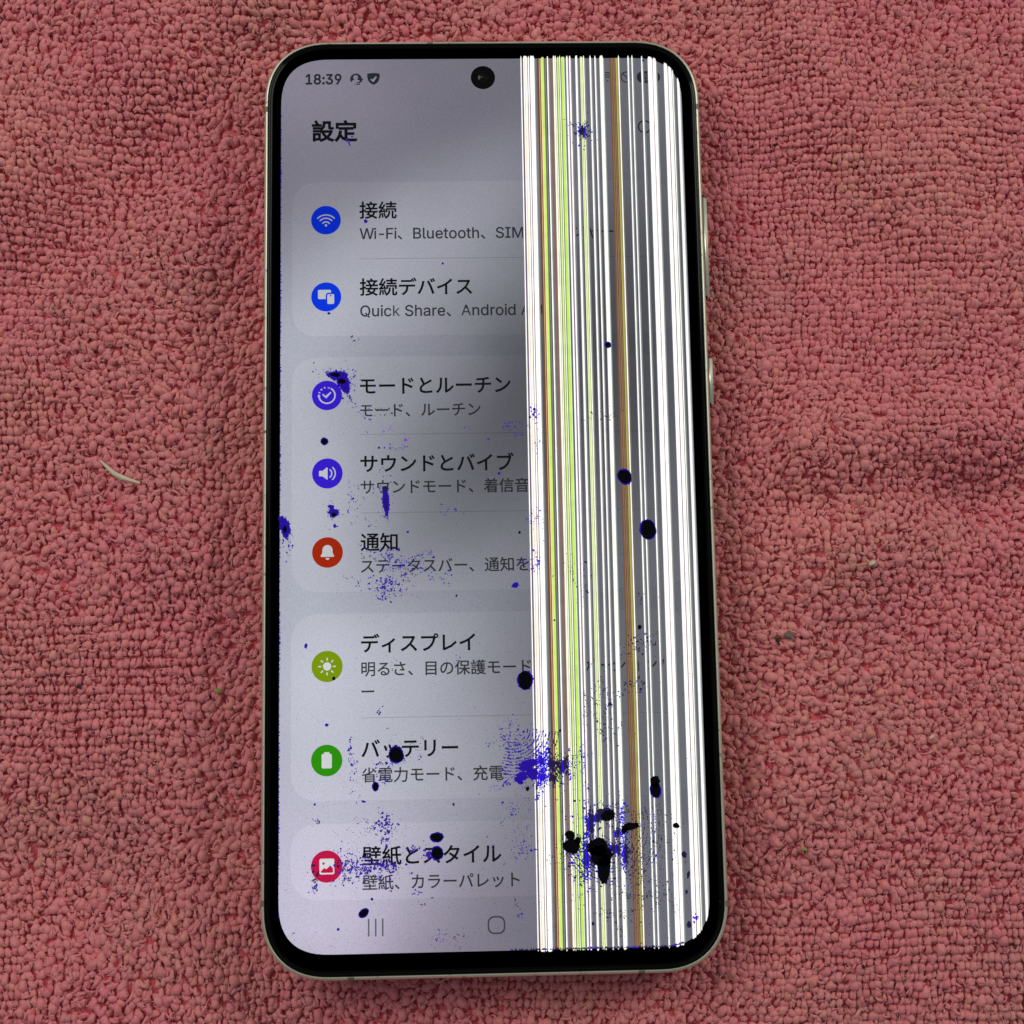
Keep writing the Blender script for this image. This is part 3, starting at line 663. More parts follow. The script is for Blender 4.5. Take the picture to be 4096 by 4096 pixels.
"l":[108,[[80,-1,58,2,42,12,33,27,30,48,30,291,65,291,65,56,69,36,74,31,84,30,92,30,97,31,103,2,92,0]]],
"u":[234,[[104,-3,84,-1,66,6,51,18,40,34,32,54,30,79,30,217,65,217,65,82,68,60,78,43,94,32,114,29,129,30,142,35,153,44,162,55,167,70,169,87,169,217,204,217,204,0,170,0,170,53,176,53,163,27,147,10,127,0]]],
"e":[231,[[121,-5,92,-1,67,9,47,26,32,48,23,76,20,107,23,138,32,166,46,188,66,205,90,216,117,220,152,214,168,206,182,195,195,180,204,161,210,138,212,111,212,97,43,97,43,126,193,126,177,116,175,136,170,153,162,168,150,179,135,186,117,189,99,186,84,179,71,168,62,154,57,138,55,121,55,101,57,79,63,61,73,46,86,35,103,29,121,26,145,30,163,42,175,60,209,52,202,36,192,22,178,11,162,3,142,-3]]],
"t":[130,[[117,217,117,187,4,187,4,217],[37,269,72,269,72,56,73,43,78,35,86,30,97,28,106,29,115,31,122,1,110,-2,96,-2,71,1,53,12,41,30,37,53]]],
"o":[237,[[118,-5,91,-1,67,9,47,26,32,49,23,76,20,107,23,139,32,166,47,189,67,206,91,216,118,220,146,216,171,206,191,189,205,166,215,139,218,107,215,76,205,49,191,26,171,9,146,-1],[118,27,138,29,154,38,167,51,176,67,181,86,182,107,181,128,176,148,167,164,154,177,138,186,118,189,99,186,83,177,71,164,62,148,57,128,55,107,57,86,62,67,71,51,83,38,99,29]]],
"h":[234,[[65,130,65,0,30,0,30,291,65,291,65,164,59,164,71,190,87,207,107,217,130,220,151,217,169,211,184,199,195,183,202,163,204,137,204,0,169,0,169,134,166,157,156,174,140,185,120,188,105,186,92,181,81,173,72,162,67,147]]],
"S":[255,[[128,-5,98,-2,73,5,52,18,36,34,26,55,22,78,60,78,63,63,71,50,81,40,95,34,128,28,147,30,163,34,178,42,188,53,195,65,198,80,196,92,190,102,169,117,140,127,105,137,73,149,49,165,35,186,30,213,33,236,43,256,58,272,79,285,103,292,130,295,157,292,181,284,200,272,216,256,225,237,229,216,193,216,187,235,173,250,153,259,129,262,111,261,96,256,83,249,74,239,68,228,66,215,68,201,75,191,97,176,121,168,151,160,178,151,205,136,226,113,231,98,233,79,230,57,221,36,206,19,185,6,159,-2]]],
"I":[172,[[18,0,18,33,68,33,68,258,18,258,18,291,154,291,154,258,104,258,104,33,154,33,154,0]]],
"M":[359,[[34,0,34,291,87,291,158,107,164,91,171,70,178,48,184,28,176,28,182,47,189,69,196,90,201,107,272,291,325,291,325,0,288,0,288,166,288,187,289,211,289,236,290,261,293,261,284,234,275,207,267,184,261,166,195,0,164,0,97,166,91,183,83,206,74,233,64,261,68,261,69,238,69,212,69,188,70,166,70,0]]],
"Q":[305,[[140,91,179,91,211,48,219,37,268,-27,229,-27,198,15,189,26],[153,-4,117,1,86,14,60,36,40,66,27,102,23,145,27,188,40,225,60,254,86,276,117,290,153,295,188,290,219,276,245,254,265,225,278,188,282,145,278,102,265,66,245,36,219,14,188,1],[153,30,177,34,200,43,219,60,233,82,243,111,246,145,243,180,233,208,219,231,200,247,177,257,153,261,128,257,105,247,86,231,72,208,62,180,59,145,62,111,72,82,86,60,105,44,128,34]]],
"c":[226,[[118,-5,91,-1,67,9,47,26,32,49,23,76,20,107,23,139,32,166,47,189,67,206,91,216,118,220,149,216,174,203,194,184,207,158,173,150,166,165,154,178,138,186,118,189,99,186,83,177,71,164,62,148,57,128,55,107,57,86,62,67,71,51,83,38,99,29,118,27,139,29,155,38,167,51,174,67,207,59,195,32,175,12,149,0]]],
"k":[218,[[63,78,63,121,69,121,163,217,206,217,105,114,101,114],[30,0,30,291,65,291,65,0],[168,0,85,106,109,131,213,0]]],
"a":[222,[[91,-5,72,-3,54,3,39,12,27,25,20,42,17,62,19,79,25,92,33,102,44,110,72,120,102,126,134,130,152,134,156,139,158,146,158,147,152,170,137,184,112,189,85,184,67,172,57,157,23,166,33,184,45,198,60,208,76,215,111,220,137,217,163,206,175,196,184,183,190,166,192,144,192,0,158,0,158,30,156,30,144,14,123,1],[97,26,115,28,130,34,142,42,151,53,156,66,158,79,158,109,148,104,132,101,114,98,100,96,77,91,59,80,54,71,53,60,58,41,74,30]]],
"r":[148,[[30,0,30,217,64,217,64,183,66,183,74,198,87,210,103,217,122,220,131,220,139,219,139,184,131,185,118,186,104,185,91,180,80,172,72,162,67,150,65,135,65,0]]],
"A":[274,[[9,0,115,291,158,291,265,0,226,0,164,173,151,213,133,273,140,273,122,212,109,173,49,0],[63,81,63,114,211,114,211,81]]],
"n":[234,[[65,130,65,0,30,0,30,217,64,217,64,164,59,164,71,190,87,207,107,217,130,220,151,217,169,211,183,199,195,183,202,163,204,137,204,0,169,0,169,134,166,157,156,174,140,185,120,188,105,186,92,181,81,173,72,162,67,147]]],
"d":[243,[[112,-5,86,-1,64,9,45,26,31,48,22,76,20,108,22,140,31,167,45,190,64,206,86,216,112,220,130,218,145,213,164,198,175,182,178,182,178,291,213,291,213,0,179,0,179,34,175,34,164,18,144,2,130,-3],[117,27,135,29,150,37,162,49,171,66,176,86,178,108,176,131,171,150,163,166,151,178,135,186,117,189,98,186,83,178,71,166,62,149,57,130,55,108,57,86,62,67,71,50,83,37,98,29]]],
"0":[259,[[130,-4,100,1,74,14,54,35,39,65,30,102,27,145,30,189,40,226,54,255,75,277,100,290,130,295,159,290,185,277,205,255,220,226,229,189,232,145,229,102,220,65,205,35,185,14,160,1],[130,28,149,32,166,42,179,59,189,82,195,111,197,145,195,180,189,209,179,232,166,249,149,259,130,263,110,259,93,249,80,232,70,209,64,180,62,145,64,111,70,82,80,59,93,42,110,32]]],
"G":[297,[[154,-4,117,1,85,14,59,36,40,66,27,103,23,145,27,188,40,225,59,254,85,276,116,290,151,295,174,293,195,288,214,280,230,268,245,254,257,238,266,220,271,199,233,199,221,225,204,244,180,256,152,261,127,257,105,247,86,231,71,208,62,179,59,145,62,111,72,83,86,60,105,44,128,34,154,30,177,33,197,41,214,53,226,70,234,91,237,116,248,114,162,114,162,146,273,146,273,114,269,81,258,52,239,28,215,11,186,0]]],
" ":[107,[]]}

def text_part(name, text, x, y, em, mat, parent, z=None, bold=0.0, squeeze=1.0):
    """print one line: x is the left ink edge, y the baseline, em the character size in mm"""
    c = bpy.data.curves.new(name, 'CURVE')
    c.dimensions = '2D'; c.fill_mode = 'BOTH'
    k = em / 400.0 * MM
    pen = 0.0
    rib = Sheet()
    first = GLYPHS[text[0]]
    x0 = min(s[i] for s in first[1] for i in range(0, len(s), 2))
    for ch in text:
        a, loops = GLYPHS[ch]
        for s in loops:
            if ch in 'kA':
                rib.poly([((pen + s[i] - x0) * em / 400.0 * squeeze, s[i + 1] * em / 400.0) for i in range(0, len(s), 2)], 0.001)
                continue
            sp = c.splines.new('POLY')
            n = len(s) // 2
            sp.points.add(n - 1)
            co = []
            for i in range(n):
                co += [(pen + s[2 * i] - x0) * k * squeeze, s[2 * i + 1] * k, 0.0, 1.0]
            sp.points.foreach_set('co', co)
            sp.use_cyclic_u = True
        pen += a
        if ch == '-':
            pen -= 38
        elif ch == 'W':
            pen -= 22
        elif ch == 'F' or ch == 'i':
            pen -= 8
    t = bpy.data.objects.new('tmp', c)
    COL.objects.link(t)
    if bold > 0:
        for sp in c.splines:
            q = [(p.co.x / MM, p.co.y / MM) for p in sp.points]
            w = bold * em
            for i in range(len(q)):
                (ax, ay), (bx, by) = q[i], q[(i + 1) % len(q)]
                d = math.hypot(bx - ax, by - ay)
                if d < 1e-6:
                    continue
                ux, uy = (bx - ax) / d * w / 2, (by - ay) / d * w / 2
                rib.poly([(ax - ux - uy, ay - uy + ux), (ax - ux + uy, ay - uy - ux), (bx + ux + uy, by + uy - ux), (bx + ux - uy, by + uy + ux)], 0.0015 * (i % 3))
    dg = bpy.context.evaluated_depsgraph_get()
    me = bpy.data.meshes.new_from_object(t.evaluated_get(dg))
    if rib.f:
        bm = bmesh.new(); bm.from_mesh(me)
        vs = [bm.verts.new((a * MM, b * MM, z_ * MM)) for a, b, z_ in rib.v]
        for f in rib.f:
            bm.faces.new([vs[i] for i in f])
        bmesh.ops.recalc_face_normals(bm, faces=bm.faces)
        for f in bm.faces:
            f.normal_update()
            if f.normal.z < 0:
                f.normal_flip()
        bm.to_mesh(me); bm.free()
    bpy.data.objects.remove(t); bpy.data.curves.remove(c)
    me.name = name
    me.transform(Matrix.Translation(Vector((x, y, (z or Z_INK))) * MM))
    me.materials.clear(); me.materials.append(mat)
    if len(me.polygons) and me.polygons[0].normal.z < 0:
        me.flip_normals()
    o = bpy.data.objects.new(name, me)
    COL.objects.link(o); o.parent = parent
    return o

EM_T, EM_S, EM_H = 3.31, 2.64, 4.06
CARDS = [(-33.626, 33.501, 54.714, 27.021), (-33.626, 33.501, 23.281, -17.284), (-33.626, 33.501, -21.035, -51.959), (-33.626, 33.501, -55.701, -67.997)]
ROWS = [
(0, '接続', [('Wi-Fi、Bluetooth、SIMマネージャー', -21.846, 45.36)], -21.846, 49.566, -27.735, 47.825, 2.586, 'blue', 'wifi'),
(0, '接続デバイス', [('Quick Share、Android Auto', -21.796, 31.467)], -21.846, 35.694, -27.702, 34.013, 2.597, 'blue_two', 'devices'),
(1, 'モードとルーチン', [('モード、ルーチン', -21.846, 13.894)], -21.846, 18.171, -27.587, 16.575, 2.586, 'indigo', 'routine'),
(1, 'サウンドとバイブ', [('サウンドモード、着信音', -21.846, 0.556)], -21.846, 4.582, -27.534, 2.991, 2.599, 'indigo', 'sound'),
(1, '通知', [('ステータスバー、通知をミュート', -21.846, -13.004)], -21.846, -8.911, -27.525, -10.568, 2.6, 'red', 'bell'),
(2, 'ディスプレイ', [('明るさ、目の保護モード、ナビゲーションバ', -21.846, -30.326), ('ー', -21.846, -34.077)], -21.846, -26.061, -27.605, -29.79, 2.606, 'olive', 'sun'),
(2, 'バッテリー', [('省電力モード、充電', -21.846, -47.872)], -21.846, -43.561, -27.68, -45.343, 2.594, 'green', 'battery'),
(3, '壁紙とスタイル', [('壁紙、カラーパレット', -21.846, -65.284)], -21.846, -61.013, -27.694, -62.57, 2.59, 'crimson', 'picture')]
cards = []
for l, r, top, bot in CARDS:
    s = Sheet()
    s.poly(rounded(r - l, top - bot, 4.9, 2.4, 0, (l + r) / 2, (top + bot) / 2, 10), Z_CARD)
    cards.append(s.build('settings_card', M_CARD, phone))
for ci, x0, x1, y in [(0, -21.958, 29.35, 40.774), (1, -21.958, 29.35, 9.661), (1, -21.958, 29.35, -3.906), (2, -21.958, 29.35, -38.443)]:
    s = Sheet(); s.poly([(x0, y - 0.055), (x1, y - 0.055), (x1, y + 0.055), (x0, y + 0.055)], Z_MARK)
    s.build('divider_line', M_DIVIDER, cards[ci])

def icon(kind, cx, cy, R, parent, badge):
    s = Sheet()
    z = Z_INK
    X = lambda u: cx + u * R
    Y = lambda w: cy + w * R
    P = lambda pts: [(X(a), Y(b)) for a, b in pts]
    holes = Sheet()
    if kind == 'wifi':
        for r, h in ((0.775, 46), (0.54, 46), (0.29, 50)):
            s.arc(X(0), Y(-0.41), r * R, 90 - h, 90 + h, 0.092 * R, z)
        s.disc(X(0), Y(-0.365), 0.085 * R, z, 14)
    elif kind == 'devices':
        s.poly(P([(-0.50, 0.485), (0.24, 0.485), (0.30, 0.46), (0.325, 0.40), (0.325, 0.29), (0.12, 0.29), (0.02, 0.24), (-0.03, 0.12), (-0.03, -0.15), (-0.48, -0.15), (-0.55, -0.09), (-0.555, 0.42)]), z)
        s.poly(rounded(0.465 * R, 0.68 * R, 0.10 * R, 2.2, 0, X(0.30), Y(-0.15), 4), z)
        holes.disc(X(0.30), Y(0.085), 0.055 * R, z + 0.012, 10)
    elif kind == 'routine':
        s.arc(X(0), Y(0), 0.535 * R, 84, -178, 0.10 * R, z, 40, False)
        for a in (107, 133, 159):
            c, n = math.cos(math.radians(a)), math.sin(math.radians(a))
            s.poly([(X(c * 0.535 + p), Y(n * 0.535 + q)) for p, q in ((-.05, -.05), (.06, -.04), (.05, .06), (-.06, .05))], z)
        s.poly(P([(-0.65, -0.05), (-0.42, -0.05), (-0.535, 0.07)]), z + 0.002)
        s.stroke(P([(-0.265, 0.06), (-0.07, -0.12), (0.24, 0.19)]), 0.095 * R, z)
    elif kind == 'sound':
        s.poly(P([(-0.55, 0.15), (-0.50, 0.18), (-0.32, 0.18), (-0.26, 0.21), (-0.04, 0.40), (0.02, 0.39), (0.02, -0.40), (-0.04, -0.41), (-0.26, -0.22), (-0.32, -0.19), (-0.50, -0.19), (-0.55, -0.15)]), z)
        s.arc(X(-0.04), Y(0), 0.33 * R, 48, -50, 0.085 * R, z)
        s.arc(X(-0.02), Y(0), 0.54 * R, 46, -48, 0.085 * R, z)
    elif kind == 'bell':
        pts = [(0.33 * math.cos(math.radians(a)), 0.16 + 0.33 * math.sin(math.radians(a))) for a in range(0, 181, 15)]
        s.poly(P(pts + [(-0.335, -0.02), (-0.45, -0.235), (-0.41, -0.29), (0.41, -0.29), (0.44, -0.235), (0.335, -0.02)]), z)
        s.poly(P([(0.13 * math.cos(math.radians(a)), -0.36 + 0.13 * math.sin(math.radians(a))) for a in range(180, 361, 20)]), z)
    elif kind == 'sun':
        s.disc(X(0), Y(0), 0.265 * R, z, 20)
        for k in range(8):
            c, n = math.cos(k * math.pi / 4), math.sin(k * math.pi / 4)
            s.stroke(P([(0.41 * c, 0.41 * n), (0.53 * c, 0.53 * n)]), 0.085 * R, z)
    elif kind == 'battery':
        s.poly(rounded(0.66 * R, 0.92 * R, 0.10 * R, 2.2, 0, X(0), Y(-0.04), 4), z)
        s.poly(P([(-0.18, 0.41), (0.18, 0.41), (0.17, 0.53), (-0.17, 0.53)]), z + 0.002)
    elif kind == 'picture':
        s.poly(rounded(0.95 * R, 0.98 * R, 0.12 * R, 2.2, 0, X(0.01), Y(0), 4), z)
        holes.poly(P([(-0.38, -0.30), (-0.17, -0.09), (-0.02, -0.16), (0.21, 0.05), (0.40, -0.12), (0.40, -0.35), (0.34, -0.39), (-0.33, -0.39)]), z + 0.012)
        holes.disc(X(-0.2), Y(0.19), 0.08 * R, z + 0.012, 10)
    s.build('icon_symbol', M_SYMBOL, parent)
    if holes.f:
        holes.build('icon_cutout', badge, parent)

for ci, title, subs, xt, yt, bx, by, br, bcol, kind in ROWS:
    text_part('title_text', title, xt, yt - 0.38 * EM_T, EM_T, M_TITLE, cards[ci], bold=0.034)
    for sub, xs, ys in subs:
        text_part('subtitle_text', sub, xs, ys - 0.38 * EM_S, EM_S, M_SUB, cards[ci], bold=0.024)
    s = Sheet(); s.disc(bx, by, br, Z_MARK, 48)
    s.build('icon_badge', BADGE[bcol], cards[ci])
    icon(kind, bx, by, br, cards[ci], BADGE[bcol])

# status bar, page title, search, navigation bar
UI = {'heading': (-30.096, 64.088), 'clock': (-31.248, 72.796, 2.493), 'person': (-22.409, 73.697, 1.04), 'shield': (-19.311, 73.702, 1.107), 'wifi': (22.33, 73.898, 1.072), 'nosign': (25.708, 73.785, 0.962), 'search': (28.67, 64.533, 1.091), 'pill': (27.559, 31.722, 73.774, 1.119), 'pillmark': (28.705, 73.158, 1.7), 'recents': (-20.832, -19.686, -18.539, -73.827, -71.198), 'home': (0.138, -72.551, 2.921), 'back': (20.264, -72.594, 1.2), 'camera': (0.108, 73.806, 2.157)}
x, y = UI['heading']; text_part('page_title_text', '設定', x, y - 0.38 * EM_H, EM_H, M_TITLE, phone, bold=0.058)
x, y, em = UI['clock']; text_part('clock_text', '18:39', x, y, em, M_STATUS, phone, bold=0.06, squeeze=0.94)

cx, cy, r = UI['person']
s = Sheet(); s.disc(cx, cy, r, Z_MARK, 28)
o = s.build('status_icon', M_STATUS, phone)
s = Sheet(); s.disc(cx - .05 * r, cy + .30 * r, .42 * r, Z_INK, 16)
s.poly([(cx + r * math.cos(math.radians(a)) * .78, cy - .62 * r + .55 * r * math.sin(math.radians(a))) for a in range(0, 181, 15)] + [(cx - .45 * r, cy - .9 * r), (cx + .9 * r, cy - .95 * r), (cx + 1.0 * r, cy - .45 * r)], Z_INK)
s.build('icon_cutout', M_BG, o)
s = Sheet()
s.arc(cx + .42 * r, cy - .78 * r, .22 * r, 0, 360, .15 * r, Z_INK + 0.012, 14, False)
s.stroke([(cx + .55 * r, cy - .6 * r), (cx + 1.15 * r, cy - .02 * r)], .20 * r, Z_INK + 0.012)
s.stroke([(cx + .85 * r, cy - .3 * r), (cx + 1.0 * r, cy - .5 * r)], .16 * r, Z_INK + 0.014)
s.build('key_mark', M_STATUS, o)

cx, cy, r = UI['shield']
s = Sheet()
s.poly([(cx + a * r, cy + b * r) for a, b in ((-1.0, .90), (-.5, .98), (0, 1.0), (.5, .98), (1.0, .90), (1.0, .35), (.86, -.25), (.55, -.68), (0, -1.0), (-.55, -.68), (-.86, -.25), (-1.0, .35))], Z_MARK)
o = s.build('status_icon', M_STATUS, phone)
s = Sheet(); s.stroke([(cx - .42 * r, cy - .02 * r), (cx - .10 * r, cy - .35 * r), (cx + .45 * r, cy + .38 * r)], .22 * r, Z_INK, False)
s.build('check_mark', M_SYMBOL, o)

cx, cy, r = UI['wifi']
s = Sheet()
for q in (1.0, .66, .34):
    s.arc(cx, cy - .45 * r, q * 1.15 * r, 50, 130, .17 * r, Z_INK)
s.disc(cx, cy - .72 * r, .13 * r, Z_INK, 10)
s.build('status_icon', M_STATUS, phone)
cx, cy, r = UI['nosign']
s = Sheet(); s.arc(cx, cy, r, 0, 360, .2 * r, Z_INK, 30, False); s.stroke([(cx - .68 * r, cy + .68 * r), (cx + .68 * r, cy - .68 * r)], .2 * r, Z_INK + 0.003, False)
s.build('status_icon', M_STATUS, phone)
x0, x1, cy, r = UI['pill']
s = Sheet(); s.poly(rounded(x1 - x0, 2 * r, r * .98, 2.0, 0, (x0 + x1) / 2, cy, 10), Z_MARK)
s.build('status_icon', M_STATUS, phone)
x, y, em = UI['pillmark']; text_part('battery_text', '3', x, y, em, M_FAINT, phone, bold=0.03)
cx, cy, r = UI['search']
s = Sheet(); s.arc(cx, cy, r, 0, 360, .26 * r, Z_INK, 36, False); s.stroke([(cx + .72 * r, cy - .72 * r), (cx + 1.4 * r, cy - 1.4 * r)], .26 * r, Z_INK + 0.003)
s.build('search_icon', M_STATUS, phone)
s = Sheet()
for x in UI['recents'][:3]:
    y0, y1 = UI['recents'][3:]
    s.stroke([(x, y0), (x, y1)], .26, Z_INK)
s.build('recents_icon', M_NAV, phone)
cx, cy, w = UI['home']
s = Sheet()
o_ = rounded(w, w, w * .42, 2.3, 0, cx, cy, 8); i_ = rounded(w, w, w * .42, 2.3, .27, cx, cy, 8)
for k in range(len(o_)):
    j = (k + 1) % len(o_)
    s.poly([o_[k], o_[j], i_[j], i_[k]], Z_INK)
s.build('home_icon', M_NAV, phone)
cx, cy, w = UI['back']
s = Sheet(); s.stroke([(cx + w * .35, cy + w), (cx - w * .35, cy), (cx + w * .35, cy - w)], .27, Z_INK)
s.build('back_icon', M_NAV, phone)

# stuck columns of the broken panel; greys right of white ones are painted glow
STRIPES = [
('white_stripe', 6.844, 7.031, (255, 255, 252), 0, 0.48),
('mauve_stripe', 7.035, 7.305, (112, 94, 122), 0, 0.0),
('white_stripe', 7.322, 8.044, (255, 251, 240), 0, 0.48),
('tan_stripe', 7.522, 7.688, (250, 226, 200), 1, 0.0),
('dark_stripe', 8.04, 8.144, (92, 66, 62), 1, 0.0),
('white_stripe', 8.14, 8.392, (255, 255, 252), 0, 0.48),
('maroon_stripe', 8.383, 8.514, (132, 70, 92), 1, 0.0),
('white_stripe', 8.51, 9.28, (255, 255, 252), 0, 0.48),
('grey_stripe_and_glow', 9.28, 9.428, (150, 156, 150), 0, 0.0),
('brown_stripe', 9.797, 10.124, (108, 74, 60), 0, 0.0),
('tan_stripe', 10.124, 10.246, (226, 178, 130), 0, 0.0),
('brown_stripe', 10.246, 10.411, (110, 78, 36), 0, 0.0),
('cream_stripe', 10.411, 10.568, (250, 226, 172), 0, 0.0),
('lime_stripe', 10.568, 10.985, (208, 242, 118), 0, 0.24),
('olive_stripe', 10.985, 11.255, (108, 118, 84), 0, 0.0),
('grey_stripe_and_glow', 11.273, 11.368, (150, 146, 150), 0, 0.0),
('dark_stripe', 11.377, 11.543, (64, 50, 72), 0, 0.0),
('white_stripe', 11.551, 11.773, (255, 255, 252), 0, 0.48),
('grey_stripe_and_glow', 11.773, 11.865, (130, 132, 130), 0, 0.0),
('brown_stripe', 12.061, 12.587, (132, 106, 98), 0, 0.0),
('cream_stripe', 12.631, 12.953, (255, 249, 226), 0, 0.48),
('olive_stripe', 12.953, 13.031, (140, 128, 84), 0, 0.0),
('white_stripe', 13.023, 13.193, (250, 255, 240), 0, 0.48),
('green_stripe', 13.193, 13.375, (120, 152, 88), 0, 0.0),
('lime_stripe', 13.371, 13.641, (226, 246, 156), 0, 0.29),
('dark_stripe', 13.641, 13.75, (88, 98, 58), 0, 0.0),
('white_stripe', 13.746, 13.911, (255, 255, 252), 0, 0.48),
('olive_stripe', 13.911, 14.085, (112, 124, 66), 0, 0.0),
('lime_stripe', 14.081, 14.512, (204, 240, 106), 0, 0.29),
('pale_stripe', 14.521, 14.673, (222, 255, 204), 0, 0.29),
('white_stripe', 14.987, 15.279, (255, 252, 253), 0, 0.48),
('mauve_stripe', 15.279, 15.514, (140, 114, 132), 0, 0.0),
('white_stripe', 15.514, 15.771, (255, 255, 252), 0, 0.48),
('grey_stripe_and_glow', 15.771, 15.915, (140, 142, 138), 0, 0.0),
('white_stripe', 16.625, 16.969, (255, 252, 252), 0, 0.48),
('grey_stripe_and_glow', 16.969, 17.091, (130, 130, 128), 0, 0.0),
('pale_stripe', 17.462, 17.64, (240, 254, 190), 0, 0.29),
('olive_stripe', 17.64, 17.693, (140, 150, 90), 0, 0.0),
('pale_stripe', 17.693, 17.919, (242, 252, 190), 0, 0.29),
('olive_stripe', 17.919, 18.015, (126, 126, 62), 0, 0.0),
('white_stripe', 18.011, 18.207, (252, 252, 236), 0, 0.48),
('grey_stripe_and_glow', 18.207, 18.355, (140, 142, 130), 0, 0.0),
('white_stripe', 19.171, 19.402, (255, 255, 252), 0, 0.48),
('white_stripe', 20.043, 20.256, (255, 255, 252), 0, 0.48),
('maroon_stripe', 19.947, 20.043, (92, 50, 58), 0, 0.0),
('white_stripe', 20.972, 21.574, (255, 254, 244), 0, 0.48),
('pale_stripe', 21.556, 21.67, (190, 204, 184), 0, 0.0),
('brown_stripe', 22.743, 23.712, (116, 84, 62), 0, 0.0),
('tan_stripe', 23.022, 23.092, (160, 128, 100), 1, 0.0),
('tan_stripe', 23.328, 23.397, (166, 140, 110), 1, 0.0),
('tan_stripe', 23.589, 23.651, (160, 138, 104), 1, 0.0),
('olive_stripe', 23.712, 24.244, (108, 98, 48), 0, 0.0),
('yellow_stripe', 23.86, 23.982, (196, 190, 104), 1, 0.0),
('yellow_stripe', 24.043, 24.148, (190, 182, 112), 1, 0.0),
('white_stripe', 24.27, 24.471, (255, 253, 246), 0, 0.48),
('brown_stripe', 24.471, 24.702, (112, 104, 98), 0, 0.0),
('white_stripe', 25.977, 26.196, (255, 255, 252), 0, 0.48),
('grey_stripe_and_glow', 26.196, 26.296, (140, 142, 136), 0, 0.0),
('white_stripe', 26.685, 26.886, (255, 255, 252), 0, 0.48),
('grey_stripe_and_glow', 26.886, 26.995, (130, 132, 132), 0, 0.0),
('white_stripe', 28.419, 28.637, (255, 255, 252), 0, 0.48),
('grey_stripe_and_glow', 28.637, 28.742, (128, 130, 126), 0, 0.0),
('white_stripe', 29.599, 30.385, (255, 250, 250), 0, 0.48),
('maroon_stripe', 30.381, 30.482, (150, 100, 106), 1, 0.0),
('white_stripe', 30.477, 31.041, (255, 255, 252), 0, 0.48),
('grey_stripe_and_glow', 31.041, 31.233, (150, 154, 146), 0, 0.0),
('white_stripe', 32.449, 33.096, (255, 251, 251), 0, 0.48),
('maroon_stripe', 33.087, 33.21, (122, 62, 80), 1, 0.0),
('white_stripe', 33.201, 33.805, (255, 252, 248), 0, 0.48),
('grey_stripe_and_glow', 33.533, 33.586, (214, 214, 208), 1, 0.0),
('dark_stripe', 33.8, 33.905, (104, 96, 92), 1, 0.0),
('white_stripe', 33.901, 34.076, (250, 255, 246), 0, 0.48),
('grey_stripe_and_glow', 34.076, 34.251, (138, 140, 136), 0, 0.0),
('white_stripe', 34.732, 35.152, (255, 255, 252), 0, 0.48),
('grey_stripe_and_glow', 35.152, 35.345, (176, 180, 178), 0, 0.0)]
def edge_y(x, top, extra):
    """where the rounded picture ends at this x"""
    hw, hh = SW / 2, SH / 2
    dx = abs(x - SX) - (hw - SR)
    cut = 0.0
    if dx > 0:
        cut = SR - SR * max(0.0, 1 - min(dx / SR, 1.0) ** SN) ** (1 / SN)
    return SY + (hh - cut + extra) * (1 if top else -1)
mats = {}
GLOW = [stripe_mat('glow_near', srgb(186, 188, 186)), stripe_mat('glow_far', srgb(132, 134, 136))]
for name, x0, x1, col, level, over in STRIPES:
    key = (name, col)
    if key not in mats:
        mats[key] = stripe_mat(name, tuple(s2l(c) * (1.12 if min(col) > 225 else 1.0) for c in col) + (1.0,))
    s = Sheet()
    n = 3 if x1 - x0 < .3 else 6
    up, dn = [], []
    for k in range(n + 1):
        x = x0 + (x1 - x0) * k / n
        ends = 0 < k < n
        up.append((x, edge_y(x, True, over * (1.0 if ends else 0.15) * rng.uniform(.8, 1.15))))  # ends drawn past the screen edge to paint bloom
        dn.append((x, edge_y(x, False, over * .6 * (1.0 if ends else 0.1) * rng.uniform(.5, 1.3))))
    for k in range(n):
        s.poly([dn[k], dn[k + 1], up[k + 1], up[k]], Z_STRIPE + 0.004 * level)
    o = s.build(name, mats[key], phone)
    if over >= .4:                                     # painted strips for light spilling sideways from a saturated column
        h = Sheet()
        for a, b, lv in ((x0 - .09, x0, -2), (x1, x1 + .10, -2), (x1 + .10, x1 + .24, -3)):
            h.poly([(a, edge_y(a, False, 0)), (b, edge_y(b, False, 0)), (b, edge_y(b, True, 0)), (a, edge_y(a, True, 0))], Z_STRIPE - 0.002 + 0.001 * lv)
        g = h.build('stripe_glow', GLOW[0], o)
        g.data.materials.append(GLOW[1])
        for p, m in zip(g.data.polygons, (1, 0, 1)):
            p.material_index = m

# dead blots: black hearts with a ragged blue rim
def blob(cx, cy, rx, ry, rot, rough, n=44, spikes=0.0):
    c, q = math.cos(math.radians(rot)), math.sin(math.radians(rot))
    ph = [rng.uniform(0, 6.28) for _ in range(5)]
    pts = []
    for k in range(n):
        a = 2 * math.pi * k / n
        m = 1 + rough * (0.5 * math.sin(2 * a + ph[0]) + 0.35 * math.sin(3 * a + ph[1]) + 0.25 * math.sin(5 * a + ph[2]) + 0.2 * math.sin(9 * a + ph[3])) + rng.uniform(-.5, .5) * rough + (rng.random() < .3) * rng.uniform(0, spikes)
        u, w = rx * m * math.cos(a), ry * m * math.sin(a)
        pts.append((cx + u * c - w * q, cy + u * q + w * c))
    return pts
def star_fan(s, cx, cy, pts, z):
    i = len(s.v)
    s.v.append((cx, cy, z)); s.v += [(x, y, z) for x, y in pts]
    n = len(pts)
    s.f += [(i, i + 1 + k, i + 1 + (k + 1) % n) for k in range(n)]
VIVID = []
